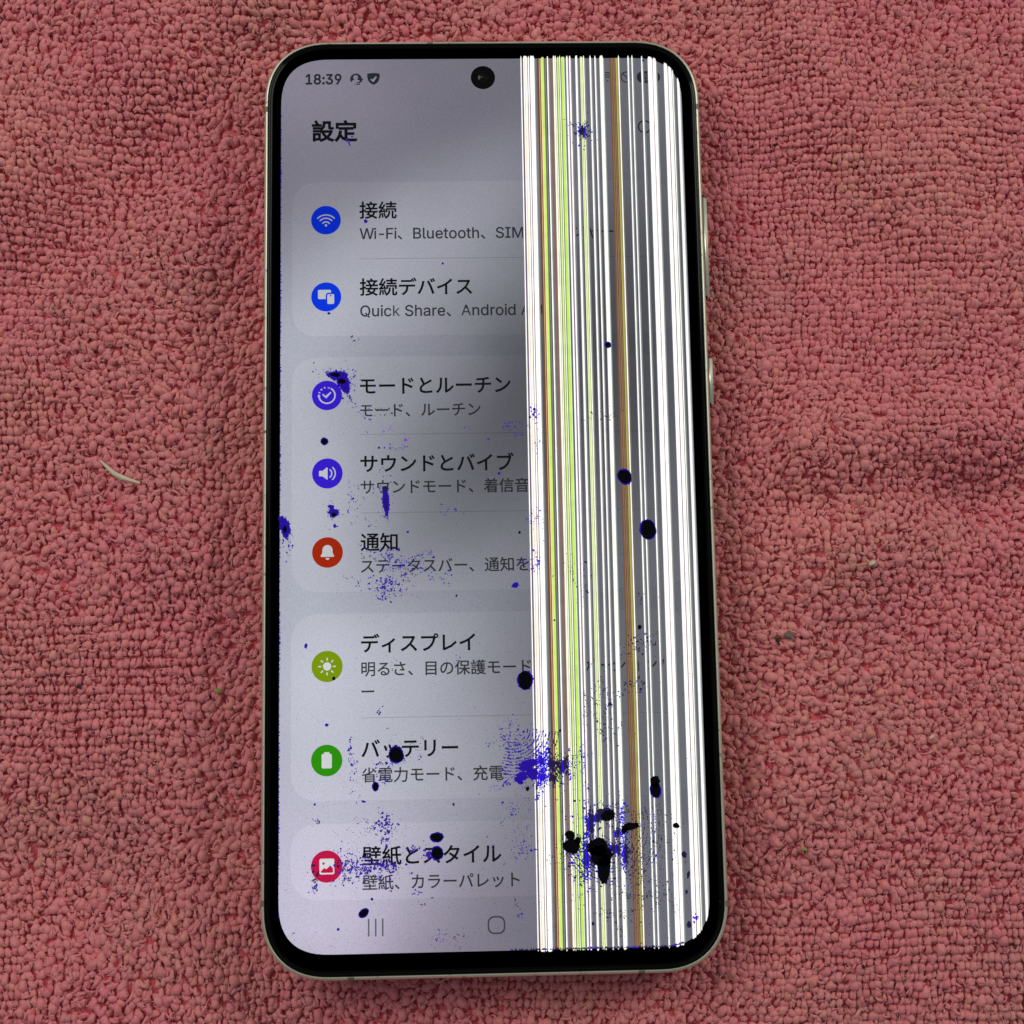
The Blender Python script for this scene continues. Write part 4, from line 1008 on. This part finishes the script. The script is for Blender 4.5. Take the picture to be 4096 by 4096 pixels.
for cx, cy, rx, ry, rot, kind in [
(23.344, 1.726, 1.076, 1.249, 30, 'black'),
(27.116, -7.472, 1.286, 1.587, 0, 'black'),
(5.608, -32.668, 1.179, 1.516, 0, 'black'),
(-16.127, -44.619, 1.165, 1.248, 0, 'black'),
(-19.606, -49.757, 0.415, 0.663, 0, 'black'),
(27.008, -49.847, 0.754, 1.006, 0, 'coal'),
(27.048, -51.244, 0.838, 1.173, 0, 'black'),
(-9.527, -58.221, 1.035, 0.662, 0, 'black'),
(-9.473, -60.812, 0.909, 0.991, 0, 'black'),
(-10.837, -60.905, 0.661, 0.702, 0, 'vivid'),
(-21.64, -70.157, 0.779, 0.533, 35, 'black'),
(21.075, 24.925, 0.436, 0.436, 0, 'black'),
(25.168, -24.074, 0.34, 0.382, 0, 'coal'),
(-28.02, 8.546, 0.512, 0.512, 0, 'black'),
(12.581, -58.307, 0.832, 0.749, 0, 'coal'),
(12.788, -60.139, 1.413, 1.164, 10, 'coal'),
(13.89, -59.228, 0.499, 0.582, 0, 'coal'),
(17.106, -60.35, 1.747, 1.414, 0, 'coal'),
(17.65, -61.821, 1.744, 1.744, 0, 'coal'),
(18.096, -63.854, 1.121, 2.241, -8, 'coal'),
(16.305, -62.441, 0.83, 1.079, 30, 'vivid'),
(18.496, -54.964, 1.585, 0.918, 0, 'navy'),
(17.021, -55.547, 1.167, 0.75, 20, 'vivid'),
(18.989, -55.26, 1.168, 0.834, 0, 'coal'),
(22.609, -57.127, 1.418, 0.626, 12, 'coal'),
(21.59, -57.759, 0.584, 0.417, 30, 'coal'),
(20.498, -58.062, 0.916, 0.583, 60, 'vivid'),
(19.801, -60.69, 1.414, 1.081, 0, 'vivid'),
(15.948, -56.748, 0.833, 2.498, 0, 'vivid'),
(15.194, -62.013, 0.581, 2.906, 0, 'vivid'),
(21.645, -61.742, 0.582, 2.495, 0, 'vivid'),
(30.292, -57.12, 0.585, 0.418, -10, 'coal'),
(31.471, -61.865, 0.375, 0.584, 20, 'navy'),
(32.069, -65.12, 0.25, 0.541, -15, 'navy'),
(31.684, -67.898, 0.208, 0.332, 0, 'navy'),
(31.92, -73.171, 0.373, 0.539, 15, 'navy'),
(19.73, -36.882, 0.253, 0.253, 0, 'navy'),
(11.298, -41.131, 0.21, 0.21, 0, 'coal'),
(5.664, -50.62, 0.292, 0.375, -20, 'coal'),
(10.732, -22.673, 0.169, 0.169, 0, 'coal'),
(-26.482, -31.811, 0.293, 0.293, 0, 'coal'),
(16.048, -72.662, 0.248, 0.289, 0, 'navy'),
(-25.822, 20.024, 1.805, 0.946, -12, 'blue'),
(-24.835, 18.825, 1.117, 1.461, 15, 'blue'),
(-24.366, 17.72, 0.859, 0.859, 0, 'blue'),
(-26.122, 20.16, 0.86, 0.344, -8, 'coal'),
(-25.007, 19.002, 0.731, 0.43, -5, 'coal'),
(-26.5, -3.742, 0.807, 0.934, 20, 'blue'),
(-26.416, -4.173, 0.382, 0.382, 0, 'coal'),
(-26.924, -2.749, 0.552, 0.382, 0, 'blue'),
(-17.569, -2.152, 0.596, 2.64, 2, 'blue'),
(-17.682, 0.22, 0.512, 0.512, 0, 'navy'),
(-17.57, -2.367, 0.298, 1.277, 0, 'navy'),
(-34.761, -6.106, 0.931, 2.031, 8, 'blue'),
(-34.718, -6.534, 0.338, 0.592, 0, 'coal'),
(17.618, 63.776, 0.799, 1.154, 0, 'vivid'),
(4.234, -16.636, 0.722, 0.425, 20, 'blue'),
(-20.798, 47.537, 0.306, 0.393, 0, 'blue'),
(-7.417, 39.776, 0.218, 0.218, 0, 'blue'),
(-27.229, 31.064, 0.259, 0.259, 0, 'blue'),
(-26.292, -6.06, 0.297, 0.339, 0, 'blue'),
(-31.142, -26.303, 0.293, 0.419, 0, 'blue'),
(-27.675, -39.5, 0.333, 0.25, 0, 'blue'),
(-21.565, -52.167, 0.372, 0.207, -15, 'blue'),
(-6.689, -52.91, 0.208, 0.208, 0, 'navy'),
(-20.277, -67.947, 0.246, 0.246, 0, 'blue'),
(-25.822, -72.657, 0.245, 0.245, 0, 'blue'),
(-29.669, -52.494, 0.207, 0.207, 0, 'blue'),
(-13.906, -7.271, 0.212, 0.212, 0, 'blue'),
(1.794, 2.587, 0.257, 0.257, 0, 'blue'),
(5.122, -7.64, 0.213, 0.256, 0, 'coal'),
(28.77, 76.864, 0.179, 0.224, 0, 'navy'),
(-5.752, -18.258, 0.169, 0.212, 0, 'navy'),
(5.738, -46.722, 1.755, 0.919, 18, 'blue'),
(4.658, -48.673, 1.252, 0.835, 15, 'blue'),
(6.546, -48.176, 1.169, 0.919, -30, 'blue'),
(8.011, -45.942, 0.669, 1.171, 10, 'vivid'),
(8.203, -48.824, 0.752, 1.336, 0, 'vivid'),
(9.713, -46.592, 0.92, 1.421, 0, 'vivid'),
(10.674, -46.611, 0.376, 0.92, 0, 'vivid'),
(11.669, -47.041, 0.837, 1.673, -20, 'vivid'),
(9.955, -48.94, 0.835, 1.086, 20, 'vivid'),
(4.516, -49.573, 0.584, 0.334, -15, 'blue')]:
    if kind == 'black':
        s = Sheet(); star_fan(s, cx, cy, blob(cx, cy, rx + .16, ry + .16, rot, .07, 44, .10), Z_SPOT)
        o = s.build('dead_spot', M_BLUE, phone)
        s = Sheet(); star_fan(s, cx, cy, blob(cx, cy, rx, ry, rot, .06, 40, .05), Z_CORE)
        s.build('black_core', M_DEAD, o)
    elif kind == 'coal':
        s = Sheet(); star_fan(s, cx, cy, blob(cx, cy, rx, ry, rot, .12, 60, .16), Z_CORE)
        s.build('dead_spot', M_DEAD, phone)
    elif kind == 'vivid':
        VIVID.append((cx, cy, rx, ry, rot))
    elif kind == 'navy':
        s = Sheet(); star_fan(s, cx, cy, blob(cx, cy, rx, ry, rot, .16, 40, .25), Z_SPOT)
        s.build('dead_spot', M_NAVY, phone)
    else:
        s = Sheet(); star_fan(s, cx, cy, blob(cx, cy, rx * .92, ry * .92, rot, .20, 84, .34), Z_SPOT)
        s.build('blue_blot', M_BLUE, phone)

# sprays of dead pixels
WHITE = [(a, b) for nm, a, b, c, l, ov in STRIPES if min(c) > 200]
X_STRIPES = STRIPES[0][1]
layers = {'blue': Sheet(), 'vivid': Sheet(), 'dark': Sheet(), 'violet': Sheet()}
def in_screen(x, y, m=.1):
    return SX - SW / 2 + m < x < SX + SW / 2 - m and edge_y(x, False, -m) < y < edge_y(x, True, -m)
def speck(x, y, r, kind, rot=None, long=1.0):
    if not in_screen(x, y):
        return
    if kind == 'blue' and x > X_STRIPES:
        kind = 'vivid' if any(a < x < b for a, b in WHITE) else 'dark'
    a0 = rng.uniform(0, 6.28) if rot is None else rot
    c, q = math.cos(a0), math.sin(a0)
    pts = []
    n = rng.choice((5, 6, 7))
    for k in range(n):
        a = 6.283 * k / n
        m = r * rng.uniform(.6, 1.35)
        u, w = m * long * math.cos(a), m * math.sin(a)
        pts.append((x + u * c - w * q, y + u * q + w * c))
    layers[kind].poly(pts, Z_SPECK + rng.uniform(0, .010))
for cx, cy, sx, sy, rot, n, r, kind in [
(-25.35, 19.49, 2.149, 1.719, 0, 130, 0.09, 'blue'),
(-23.633, 18.37, 0.602, 1.289, 0, 40, 0.1, 'blue'),
(-26.5, -3.742, 0.849, 1.359, 0, 60, 0.08, 'blue'),
(-17.569, -2.152, 0.766, 2.342, 0, 90, 0.08, 'blue'),
(-23.264, -0.779, 0.596, 1.702, 0, 60, 0.07, 'blue'),
(-22.421, -2.942, 0.85, 1.275, 0, 40, 0.06, 'dark'),
(-34.375, -7.906, 0.423, 1.903, 0, 60, 0.1, 'blue'),
(17.612, 63.544, 0.977, 1.51, 0, 120, 0.09, 'blue'),
(16.085, 64.713, 0.889, 0.178, -38, 40, 0.08, 'blue'),
(-23.813, 62.132, 0.264, 0.44, 0, 20, 0.09, 'blue'),
(-13.569, -12.699, 2.965, 0.762, -20, 170, 0.085, 'blue'),
(-16.948, -11.369, 0.508, 0.762, 0, 40, 0.1, 'blue'),
(-15.691, -13.305, 2.541, 0.847, 25, 120, 0.08, 'blue'),
(-17.193, -16.465, 1.606, 1.099, 0, 230, 0.1, 'blue'),
(-22.045, -15.753, 1.689, 0.591, -20, 50, 0.07, 'blue'),
(-11.012, -11.247, 0.764, 0.339, 0, 30, 0.08, 'blue'),
(-20.336, -11.317, 1.27, 0.339, 0, 30, 0.07, 'dark'),
(-13.592, -15.462, 1.269, 1.269, 40, 60, 0.07, 'dark'),
(-18.273, -55.649, 0.827, 0.827, 0, 120, 0.1, 'blue'),
(-17.873, -57.685, 0.495, 1.404, -15, 110, 0.09, 'blue'),
(-20.139, -56.828, 1.157, 0.826, 0, 50, 0.07, 'blue'),
(-20.581, -62.88, 2.264, 0.659, 0, 340, 0.1, 'blue'),
(-23.461, -62.82, 1.069, 1.234, 0, 120, 0.09, 'blue'),
(-17.904, -62.735, 0.907, 0.495, 0, 120, 0.1, 'blue'),
(-24.485, -61.59, 0.412, 1.235, 0, 50, 0.08, 'blue'),
(-24.083, -64.817, 1.232, 0.903, 0, 50, 0.08, 'dark'),
(-18.125, -65.145, 0.987, 0.823, 0, 60, 0.08, 'blue'),
(-13.348, -60.126, 0.495, 0.33, 0, 40, 0.1, 'blue'),
(-10.878, -60.864, 0.908, 0.743, 0, 60, 0.08, 'blue'),
(4.68, 10.475, 1.637, 0.862, 0, 90, 0.08, 'blue'),
(8.047, 12.929, 0.432, 0.69, 0, 60, 0.1, 'blue'),
(8.498, 7.455, 0.602, 1.033, 0, 40, 0.07, 'blue'),
(-17.445, 10.848, 1.714, 0.6, 0, 50, 0.06, 'violet'),
(-17.64, 13.91, 1.288, 0.601, 0, 50, 0.06, 'dark'),
(-15.97, 7.213, 1.284, 0.214, 0, 40, 0.07, 'blue'),
(-14.246, 8.713, 0.429, 0.171, 0, 14, 0.08, 'violet'),
(-21.505, 13.302, 0.772, 0.6, 0, 40, 0.07, 'blue'),
(-3.924, 10.674, 0.602, 0.344, 0, 16, 0.06, 'blue'),
(-22.787, 14.631, 0.343, 0.257, 0, 14, 0.06, 'blue'),
(-6.464, -3.818, 1.108, 0.512, 0, 50, 0.06, 'blue'),
(7.81, -5.531, 0.684, 1.283, 0, 70, 0.07, 'blue'),
(7.665, -12.814, 0.937, 1.022, 0, 90, 0.08, 'blue'),
(5.758, -12.358, 0.341, 0.596, 0, 14, 0.08, 'blue'),
(20.271, 12.555, 1.731, 0.779, 0, 70, 0.07, 'dark'),
(14.025, -14.193, 0.596, 2.556, 20, 90, 0.06, 'dark'),
(16.134, -15.079, 0.596, 1.704, 0, 40, 0.06, 'dark'),
(25.376, -27.095, 1.782, 0.933, 10, 140, 0.08, 'blue'),
(24.341, -26.235, 0.679, 0.849, 0, 40, 0.08, 'blue'),
(25.401, -19.056, 0.511, 0.596, 0, 24, 0.07, 'dark'),
(24.457, -33.878, 1.183, 0.592, 30, 80, 0.09, 'blue'),
(22.438, -33.55, 0.422, 0.422, 0, 24, 0.08, 'blue'),
(19.011, -35.369, 0.843, 2.108, 10, 150, 0.07, 'blue'),
(16.851, -37.413, 1.011, 1.684, 15, 90, 0.06, 'dark'),
(19.09, -40.363, 1.009, 2.103, 0, 130, 0.075, 'dark'),
(15.917, -41.133, 0.42, 2.52, 0, 50, 0.06, 'dark'),
(3.35, -40.072, 1.257, 0.922, 0, 70, 0.07, 'blue'),
(2.888, -42.546, 1.422, 0.753, 0, 90, 0.08, 'blue'),
(1.931, -49.523, 1.667, 0.417, 25, 80, 0.08, 'blue'),
(5.73, -47.133, 2.298, 1.755, -10, 200, 0.085, 'blue'),
(8.024, -47.383, 1.003, 2.089, 0, 260, 0.11, 'blue'),
(10.536, -47.225, 1.672, 1.881, 0, 260, 0.1, 'blue'),
(14.967, -45.663, 0.586, 1.675, 0, 80, 0.08, 'blue'),
(12.845, -46.858, 0.586, 1.256, 0, 50, 0.1, 'blue'),
(5.212, -52.452, 2.083, 1.666, 0, 60, 0.05, 'dark'),
(-15.926, -45.691, 0.748, 0.416, 0, 60, 0.08, 'blue'),
(-23.608, -43.901, 0.332, 1.247, 0, 60, 0.09, 'blue'),
(-23.202, -46.577, 0.581, 0.83, 0, 36, 0.08, 'blue'),
(-18.214, -45.852, 0.665, 0.249, 0, 40, 0.09, 'blue'),
(-18.438, -48.512, 0.664, 0.581, 0, 50, 0.08, 'blue'),
(-23.005, -49.854, 0.912, 1.243, 0, 40, 0.06, 'blue'),
(-18.79, -37.389, 0.334, 0.501, 0, 28, 0.08, 'blue'),
(-15.077, -43.445, 2.083, 1.25, 0, 70, 0.05, 'dark'),
(-5.931, -29.079, 0.336, 0.421, 0, 16, 0.07, 'blue'),
(-12.169, -44.324, 0.417, 1.0, 20, 20, 0.06, 'blue'),
(22.892, -61.768, 2.288, 4.993, 0, 380, 0.055, 'dark'),
(25.315, -64.249, 2.078, 4.572, 0, 260, 0.058, 'dark'),
(23.398, -65.825, 1.494, 3.321, 20, 150, 0.075, 'dark'),
(21.274, -60.111, 1.664, 2.913, 0, 260, 0.08, 'blue'),
(15.412, -61.613, 1.661, 2.077, 0, 260, 0.09, 'blue'),
(14.513, -64.426, 1.244, 1.244, -30, 160, 0.09, 'blue'),
(17.667, -54.743, 2.503, 1.001, 0, 240, 0.09, 'blue'),
(15.384, -54.289, 0.334, 2.503, 0, 50, 0.09, 'blue'),
(21.376, -56.45, 0.334, 2.503, 0, 120, 0.09, 'vivid'),
(20.531, -56.841, 0.834, 2.084, 0, 140, 0.09, 'blue'),
(27.559, -59.02, 2.085, 3.337, 0, 130, 0.06, 'dark'),
(10.846, -61.518, 1.245, 1.245, 40, 80, 0.06, 'dark'),
(12.478, -62.766, 1.658, 1.244, 40, 120, 0.06, 'dark'),
(26.437, -68.31, 1.659, 1.245, 0, 140, 0.065, 'dark'),
(18.902, -70.961, 2.48, 0.579, -10, 70, 0.07, 'dark'),
(14.425, -68.051, 1.861, 0.331, 20, 60, 0.06, 'dark'),
(29.73, -69.186, 2.075, 3.321, 0, 70, 0.05, 'dark'),
(20.242, -67.371, 1.658, 1.658, 0, 60, 0.06, 'dark'),
(21.786, -71.425, 1.654, 2.068, 0, 70, 0.06, 'dark'),
(11.063, -70.389, 2.892, 2.892, 0, 70, 0.045, 'dark'),
(-8.759, -74.349, 0.82, 0.574, 0, 50, 0.07, 'blue'),
(-6.304, -74.802, 0.657, 0.821, 0, 40, 0.06, 'dark'),
(4.033, -71.157, 0.247, 0.247, 0, 14, 0.09, 'blue'),
(3.576, -69.103, 0.206, 0.66, 0, 20, 0.06, 'dark'),
(3.459, -57.308, 1.66, 2.075, 0, 110, 0.06, 'blue'),
(4.44, -60.372, 1.41, 0.995, 0, 90, 0.07, 'blue'),
(3.018, -54.042, 0.582, 0.582, 0, 30, 0.08, 'blue'),
(-29.421, -55.262, 0.33, 0.247, 0, 24, 0.09, 'blue'),
(-29.829, -66.099, 0.328, 0.574, 0, 40, 0.1, 'blue'),
(-29.543, -63.295, 0.575, 0.821, 0, 40, 0.1, 'dark'),
(-29.625, -64.7, 0.328, 0.574, 0, 24, 0.1, 'dark'),
(-26.338, -62.759, 0.576, 1.233, 0, 20, 0.09, 'dark'),
(-33.132, -73.092, 0.204, 0.163, 0, 6, 0.09, 'blue'),
(-12.917, -67.183, 0.329, 0.247, 0, 20, 0.09, 'blue'),
(-11.985, -68.686, 0.822, 0.576, 0, 24, 0.06, 'dark'),
(-16.444, -60.143, 1.65, 2.476, 0, 120, 0.05, 'dark'),
(-22.208, -58.002, 1.65, 2.063, 0, 90, 0.05, 'dark'),
(-22.747, 26.306, 0.69, 0.604, 0, 30, 0.07, 'dark'),
(-16.227, -29.32, 0.587, 0.671, 0, 14, 0.05, 'dark'),
(-20.31, -5.977, 0.594, 0.425, 0, 8, 0.07, 'blue'),
(38.178, 72.492, 0.179, 0.538, 0, 20, 0.12, 'blue'),
(33.08, -71.993, 0.207, 0.332, 0, 30, 0.12, 'blue')]:
    c, q = math.cos(math.radians(rot)), math.sin(math.radians(rot))
    seeds = [(rng.gauss(0, sx), rng.gauss(0, sy)) for _ in range(max(3, n // 7))]
    for _ in range(n):
        if rng.random() < .6:
            u, w = rng.choice(seeds); u += rng.gauss(0, sx * .12); w += rng.gauss(0, sy * .12)
        else:
            u, w = rng.gauss(0, sx), rng.gauss(0, sy)
        speck(cx + u * c - w * q, cy + u * q + w * c, r * rng.lognormvariate(0, .35), kind)
# dense smears: nearly closed carpets of dead pixels
for cx, cy, rx, ry, rot in VIVID:
    c, q = math.cos(math.radians(rot)), math.sin(math.radians(rot))
    for _ in range(int(rx * ry * 270)):
        a, m = rng.uniform(0, 6.28), abs(rng.gauss(0, .55))
        u, w = rx * m * math.cos(a), ry * m * math.sin(a)
        speck(cx + u * c - w * q, cy + u * q + w * c, .09 * rng.lognormvariate(0, .35), 'blue', rng.uniform(-.4, .4) + 1.57, 1.4)
# pressed fingerprint: ridges of dead pixels
for cx, cy, r0, r1, step, a0, a1, n, r, keep in [(3.425, -40.571, 2.4576271186440675, 8.050847457627118, 0.52, -108, -5, 0, 0.085, 0.78), (19.665, -58.045, 3.389830508474576, 8.47457627118644, 0.5, -178, -88, 0, 0.085, 0.62), (17.198, -56.773, 5.932203389830508, 11.016949152542372, 0.62, -60, 20, 0, 0.07, 0.34), (3.425, -40.571, 0.847457627118644, 2.542372881355932, 0.55, -140, 0, 0, 0.07, 0.2)]:
    R = r0
    while R < r1:
        a = a0
        while a < a1:
            on = 0.5 + 0.5 * math.sin(a * .11 + R * 3.1) * math.sin(a * .27 - R * 1.7)
            if rng.random() < keep * (0.35 + on):
                t = math.radians(a)
                speck(cx + R * math.cos(t) + rng.gauss(0, .05), cy + R * math.sin(t) + rng.gauss(0, .05), r * rng.lognormvariate(0, .3), 'blue', t + 1.57, 1.7)
            a += math.degrees(r * 1.5 / R)
        R += step
# loose single dead pixels, denser towards the lower end
for _ in range(1500):
    t = rng.random() ** .55
    y = SY + SH / 2 - SH * (.36 + .64 * t)
    x = SX + rng.uniform(-SW / 2, SW / 2)
    speck(x, y, rng.choice((.035, .045, .06)), 'dark')
# indigo fringe eating in from the left and lower edges
for _ in range(900):
    y = SY + rng.uniform(-SH / 2 + 6, SH / 2 - 10)
    m = 0.5 + 0.5 * math.sin(y * .31) * math.sin(y * .083 + 1)
    if rng.random() < .35 + .6 * m:
        layers['blue'].poly([(SX - SW / 2 - .02, y - .12), (SX - SW / 2 + rng.uniform(.05, .16 + .2 * m), y + rng.uniform(-.1, .1)), (SX - SW / 2 - .02, y + .12)], Z_SPECK + rng.uniform(0, .01))
for _ in range(420):
    x = SX + SW / 2 - rng.uniform(4.5, 33)
    yb = edge_y(x, False, 0)
    layers['blue' if math.sin(x * .9) > .75 else 'dark'].poly([(x - .13, yb - .03), (x + .13, yb - .03), (x + rng.uniform(-.1, .1), yb + rng.uniform(.05, .55) ** 1.3)], Z_SPECK + rng.uniform(0, .01))
layers['blue'].build('dead_pixel_specks', M_INDIGO, phone, 'stuff')
layers['vivid'].build('dead_pixel_specks', M_VIVID, phone, 'stuff')
layers['dark'].build('dead_pixel_specks', M_NAVY, phone, 'stuff')
if layers['violet'].f:
    layers['violet'].build('dead_pixel_specks', M_VIOLET, phone, 'stuff')

cx, cy, r = UI['camera']
s = Sheet(); s.disc(cx, cy, r, Z_LENS, 48)
o = s.build('front_camera', M_LENS, phone)
rings = [[(cx + r * .40 * q * math.cos(2 * math.pi * k / 28), cy + r * .40 * q * math.sin(2 * math.pi * k / 28), Z_LENS + .008 + .16 * (1 - q * q)) for k in range(28)] for q in (1, .85, .7, .5, .3, .12)]
v, f = loft(rings)
f.append(tuple(range(len(v) - 28, len(v))))
mesh_object('camera_lens', v, f, M_LENS2, o, smooth=True)

# ------------------------------------------------------------------ fluff and grit on the towel
def flake_mat(name, c):
    m, nt, b = new_mat(name)
    b.inputs['Base Color'].default_value = c
    b.inputs['Roughness'].default_value = 0.7
    return m
FLAKE = {'pale': flake_mat('pale_wood', (0.66, 0.60, 0.42, 1)), 'black': flake_mat('black_grit', (0.012, 0.011, 0.010, 1)),
         'grey': flake_mat('grey_lint', (0.16, 0.14, 0.11, 1)), 'green': flake_mat('green_lint', (0.34, 0.30, 0.08, 1))}
def pile_top(x, y):
    return float(cloth_height(np.array([x]), np.array([y]))[0]) + 1.45
for name, cat, label, pts, w, mat in [
('wood_splinter', 'splinter', 'long pale wood splinter lying on the towel left of the phone', [(-68.141, 6.991), (-66.949, 5.913), (-65.624, 4.656), (-64.311, 3.975), (-63.002, 3.515), (-61.171, 2.916)], 0.33, 'pale'),
('grit_speck', 'speck', 'tiny black grit speck above left of the long pale splinter', [(-81.014, 13.734), (-80.584, 13.907)], 0.28, 'black'),
('grit_speck', 'speck', 'tiny black grit speck in the lower left fold below the green lint tuft', [(-71.639, -57.402), (-71.305, -57.326)], 0.26, 'black'),
('grit_speck', 'speck', 'black speck beside the lower left edge of the phone', [(-44.541, -45.851), (-44.031, -45.945)], 0.26, 'black'),
('grit_speck', 'speck', 'round black grit speck on the towel left of the yellow green lint', [(-71.481, -32.3), (-70.968, -32.437)], 0.42, 'black'),
('lint_tuft', 'lint', 'yellow green lint tuft between the phone and the left edge of the photo', [(-47.882, -33.443), (-47.327, -33.538), (-46.771, -33.633)], 0.4, 'green'),
('black_fibre', 'fibre', 'short curled black fibre on the towel beside the power button', [(47.884, 22.62), (48.046, 22.162), (48.304, 21.885), (48.558, 21.517)], 0.13, 'black'),
('lint_tuft', 'lint', 'dark grey lint ball on the towel right of the phone', [(51.287, -25.83), (51.957, -25.538), (52.508, -25.981)], 0.75, 'grey'),
('grit_speck', 'speck', 'black grit speck just left of the dark grey lint ball', [(49.683, -26.455), (50.299, -26.378)], 0.42, 'black'),
('grit_speck', 'speck', 'brown black speck on the towel right of the volume button', [(54.783, 39.775), (55.276, 39.631)], 0.42, 'black'),
('grit_speck', 'speck', 'small black speck near the upper right corner of the towel', [(96.157, 83.962), (96.525, 83.862)], 0.24, 'black'),
('grit_speck', 'speck', 'smudged black speck below the one in the upper right corner', [(97.296, 81.274), (98.053, 81.416)], 0.28, 'black'),
('wood_splinter', 'splinter', 'short pale splinter chip right of the phone in the towel crease', [(66.033, -13.775), (66.487, -13.562), (67.033, -13.262)], 0.34, 'pale'),
('wood_splinter', 'splinter', 'tiny pale chip on the towel in the lower right area', [(75.512, -43.799), (75.876, -43.549), (76.24, -43.299)], 0.3, 'pale'),
('lint_tuft', 'lint', 'olive lint tuft close to the lower right edge of the phone', [(52.318, -61.945), (52.83, -62.039), (53.256, -62.132)], 0.42, 'green'),
('grit_speck', 'speck', 'larger of two black specks below the lower right corner of the phone', [(61.838, -81.773), (62.232, -81.577)], 0.42, 'black'),
('grit_speck', 'speck', 'smaller of two black specks below the lower right corner of the phone', [(59.247, -81.55), (59.464, -81.473)], 0.24, 'black'),
('grit_speck', 'speck', 'black sliver speck by the right edge of the photo near the bottom', [(87.129, -78.478), (87.897, -78.577)], 0.26, 'black'),
('grit_speck', 'speck', 'faint brown speck on the towel left of the middle of the phone', [(-77.627, 35.091), (-77.185, 34.949)], 0.3, 'grey')]:
    # a small crooked sliver: rings along its length
    K = len(pts)
    cx = sum(p[0] for p in pts) / K; cy = sum(p[1] for p in pts) / K
    base = max(pile_top(x, y) for x, y in pts)
    v, f = [], []
    S = 6
    for k, (x, y) in enumerate(pts):
        a, b = pts[max(k - 1, 0)], pts[min(k + 1, K - 1)]
        d = math.hypot(b[0] - a[0], b[1] - a[1]) or 1
        nx, ny = -(b[1] - a[1]) / d, (b[0] - a[0]) / d
        tp = w * (0.35 + 0.65 * math.sin(math.pi * (k + .6) / (K + .2))) * rng.uniform(.8, 1.2)
        for j in range(S):
            t = 2 * math.pi * j / S
            m = rng.uniform(.8, 1.2)
            v.append((x - cx + nx * tp * math.cos(t) * m, y - cy + ny * tp * math.cos(t) * m, tp * .7 * math.sin(t) * m))
    for k in range(K - 1):
        for j in range(S):
            f.append((k * S + j, k * S + (j + 1) % S, (k + 1) * S + (j + 1) % S, (k + 1) * S + j))
    f.append(tuple(range(S))[::-1]); f.append(tuple(range((K - 1) * S, K * S)))
    o = mesh_object(name, v, f, FLAKE[mat], None)
    o.location = (cx * MM, cy * MM, (base + w * .3) * MM)
    tag(o, label, cat)
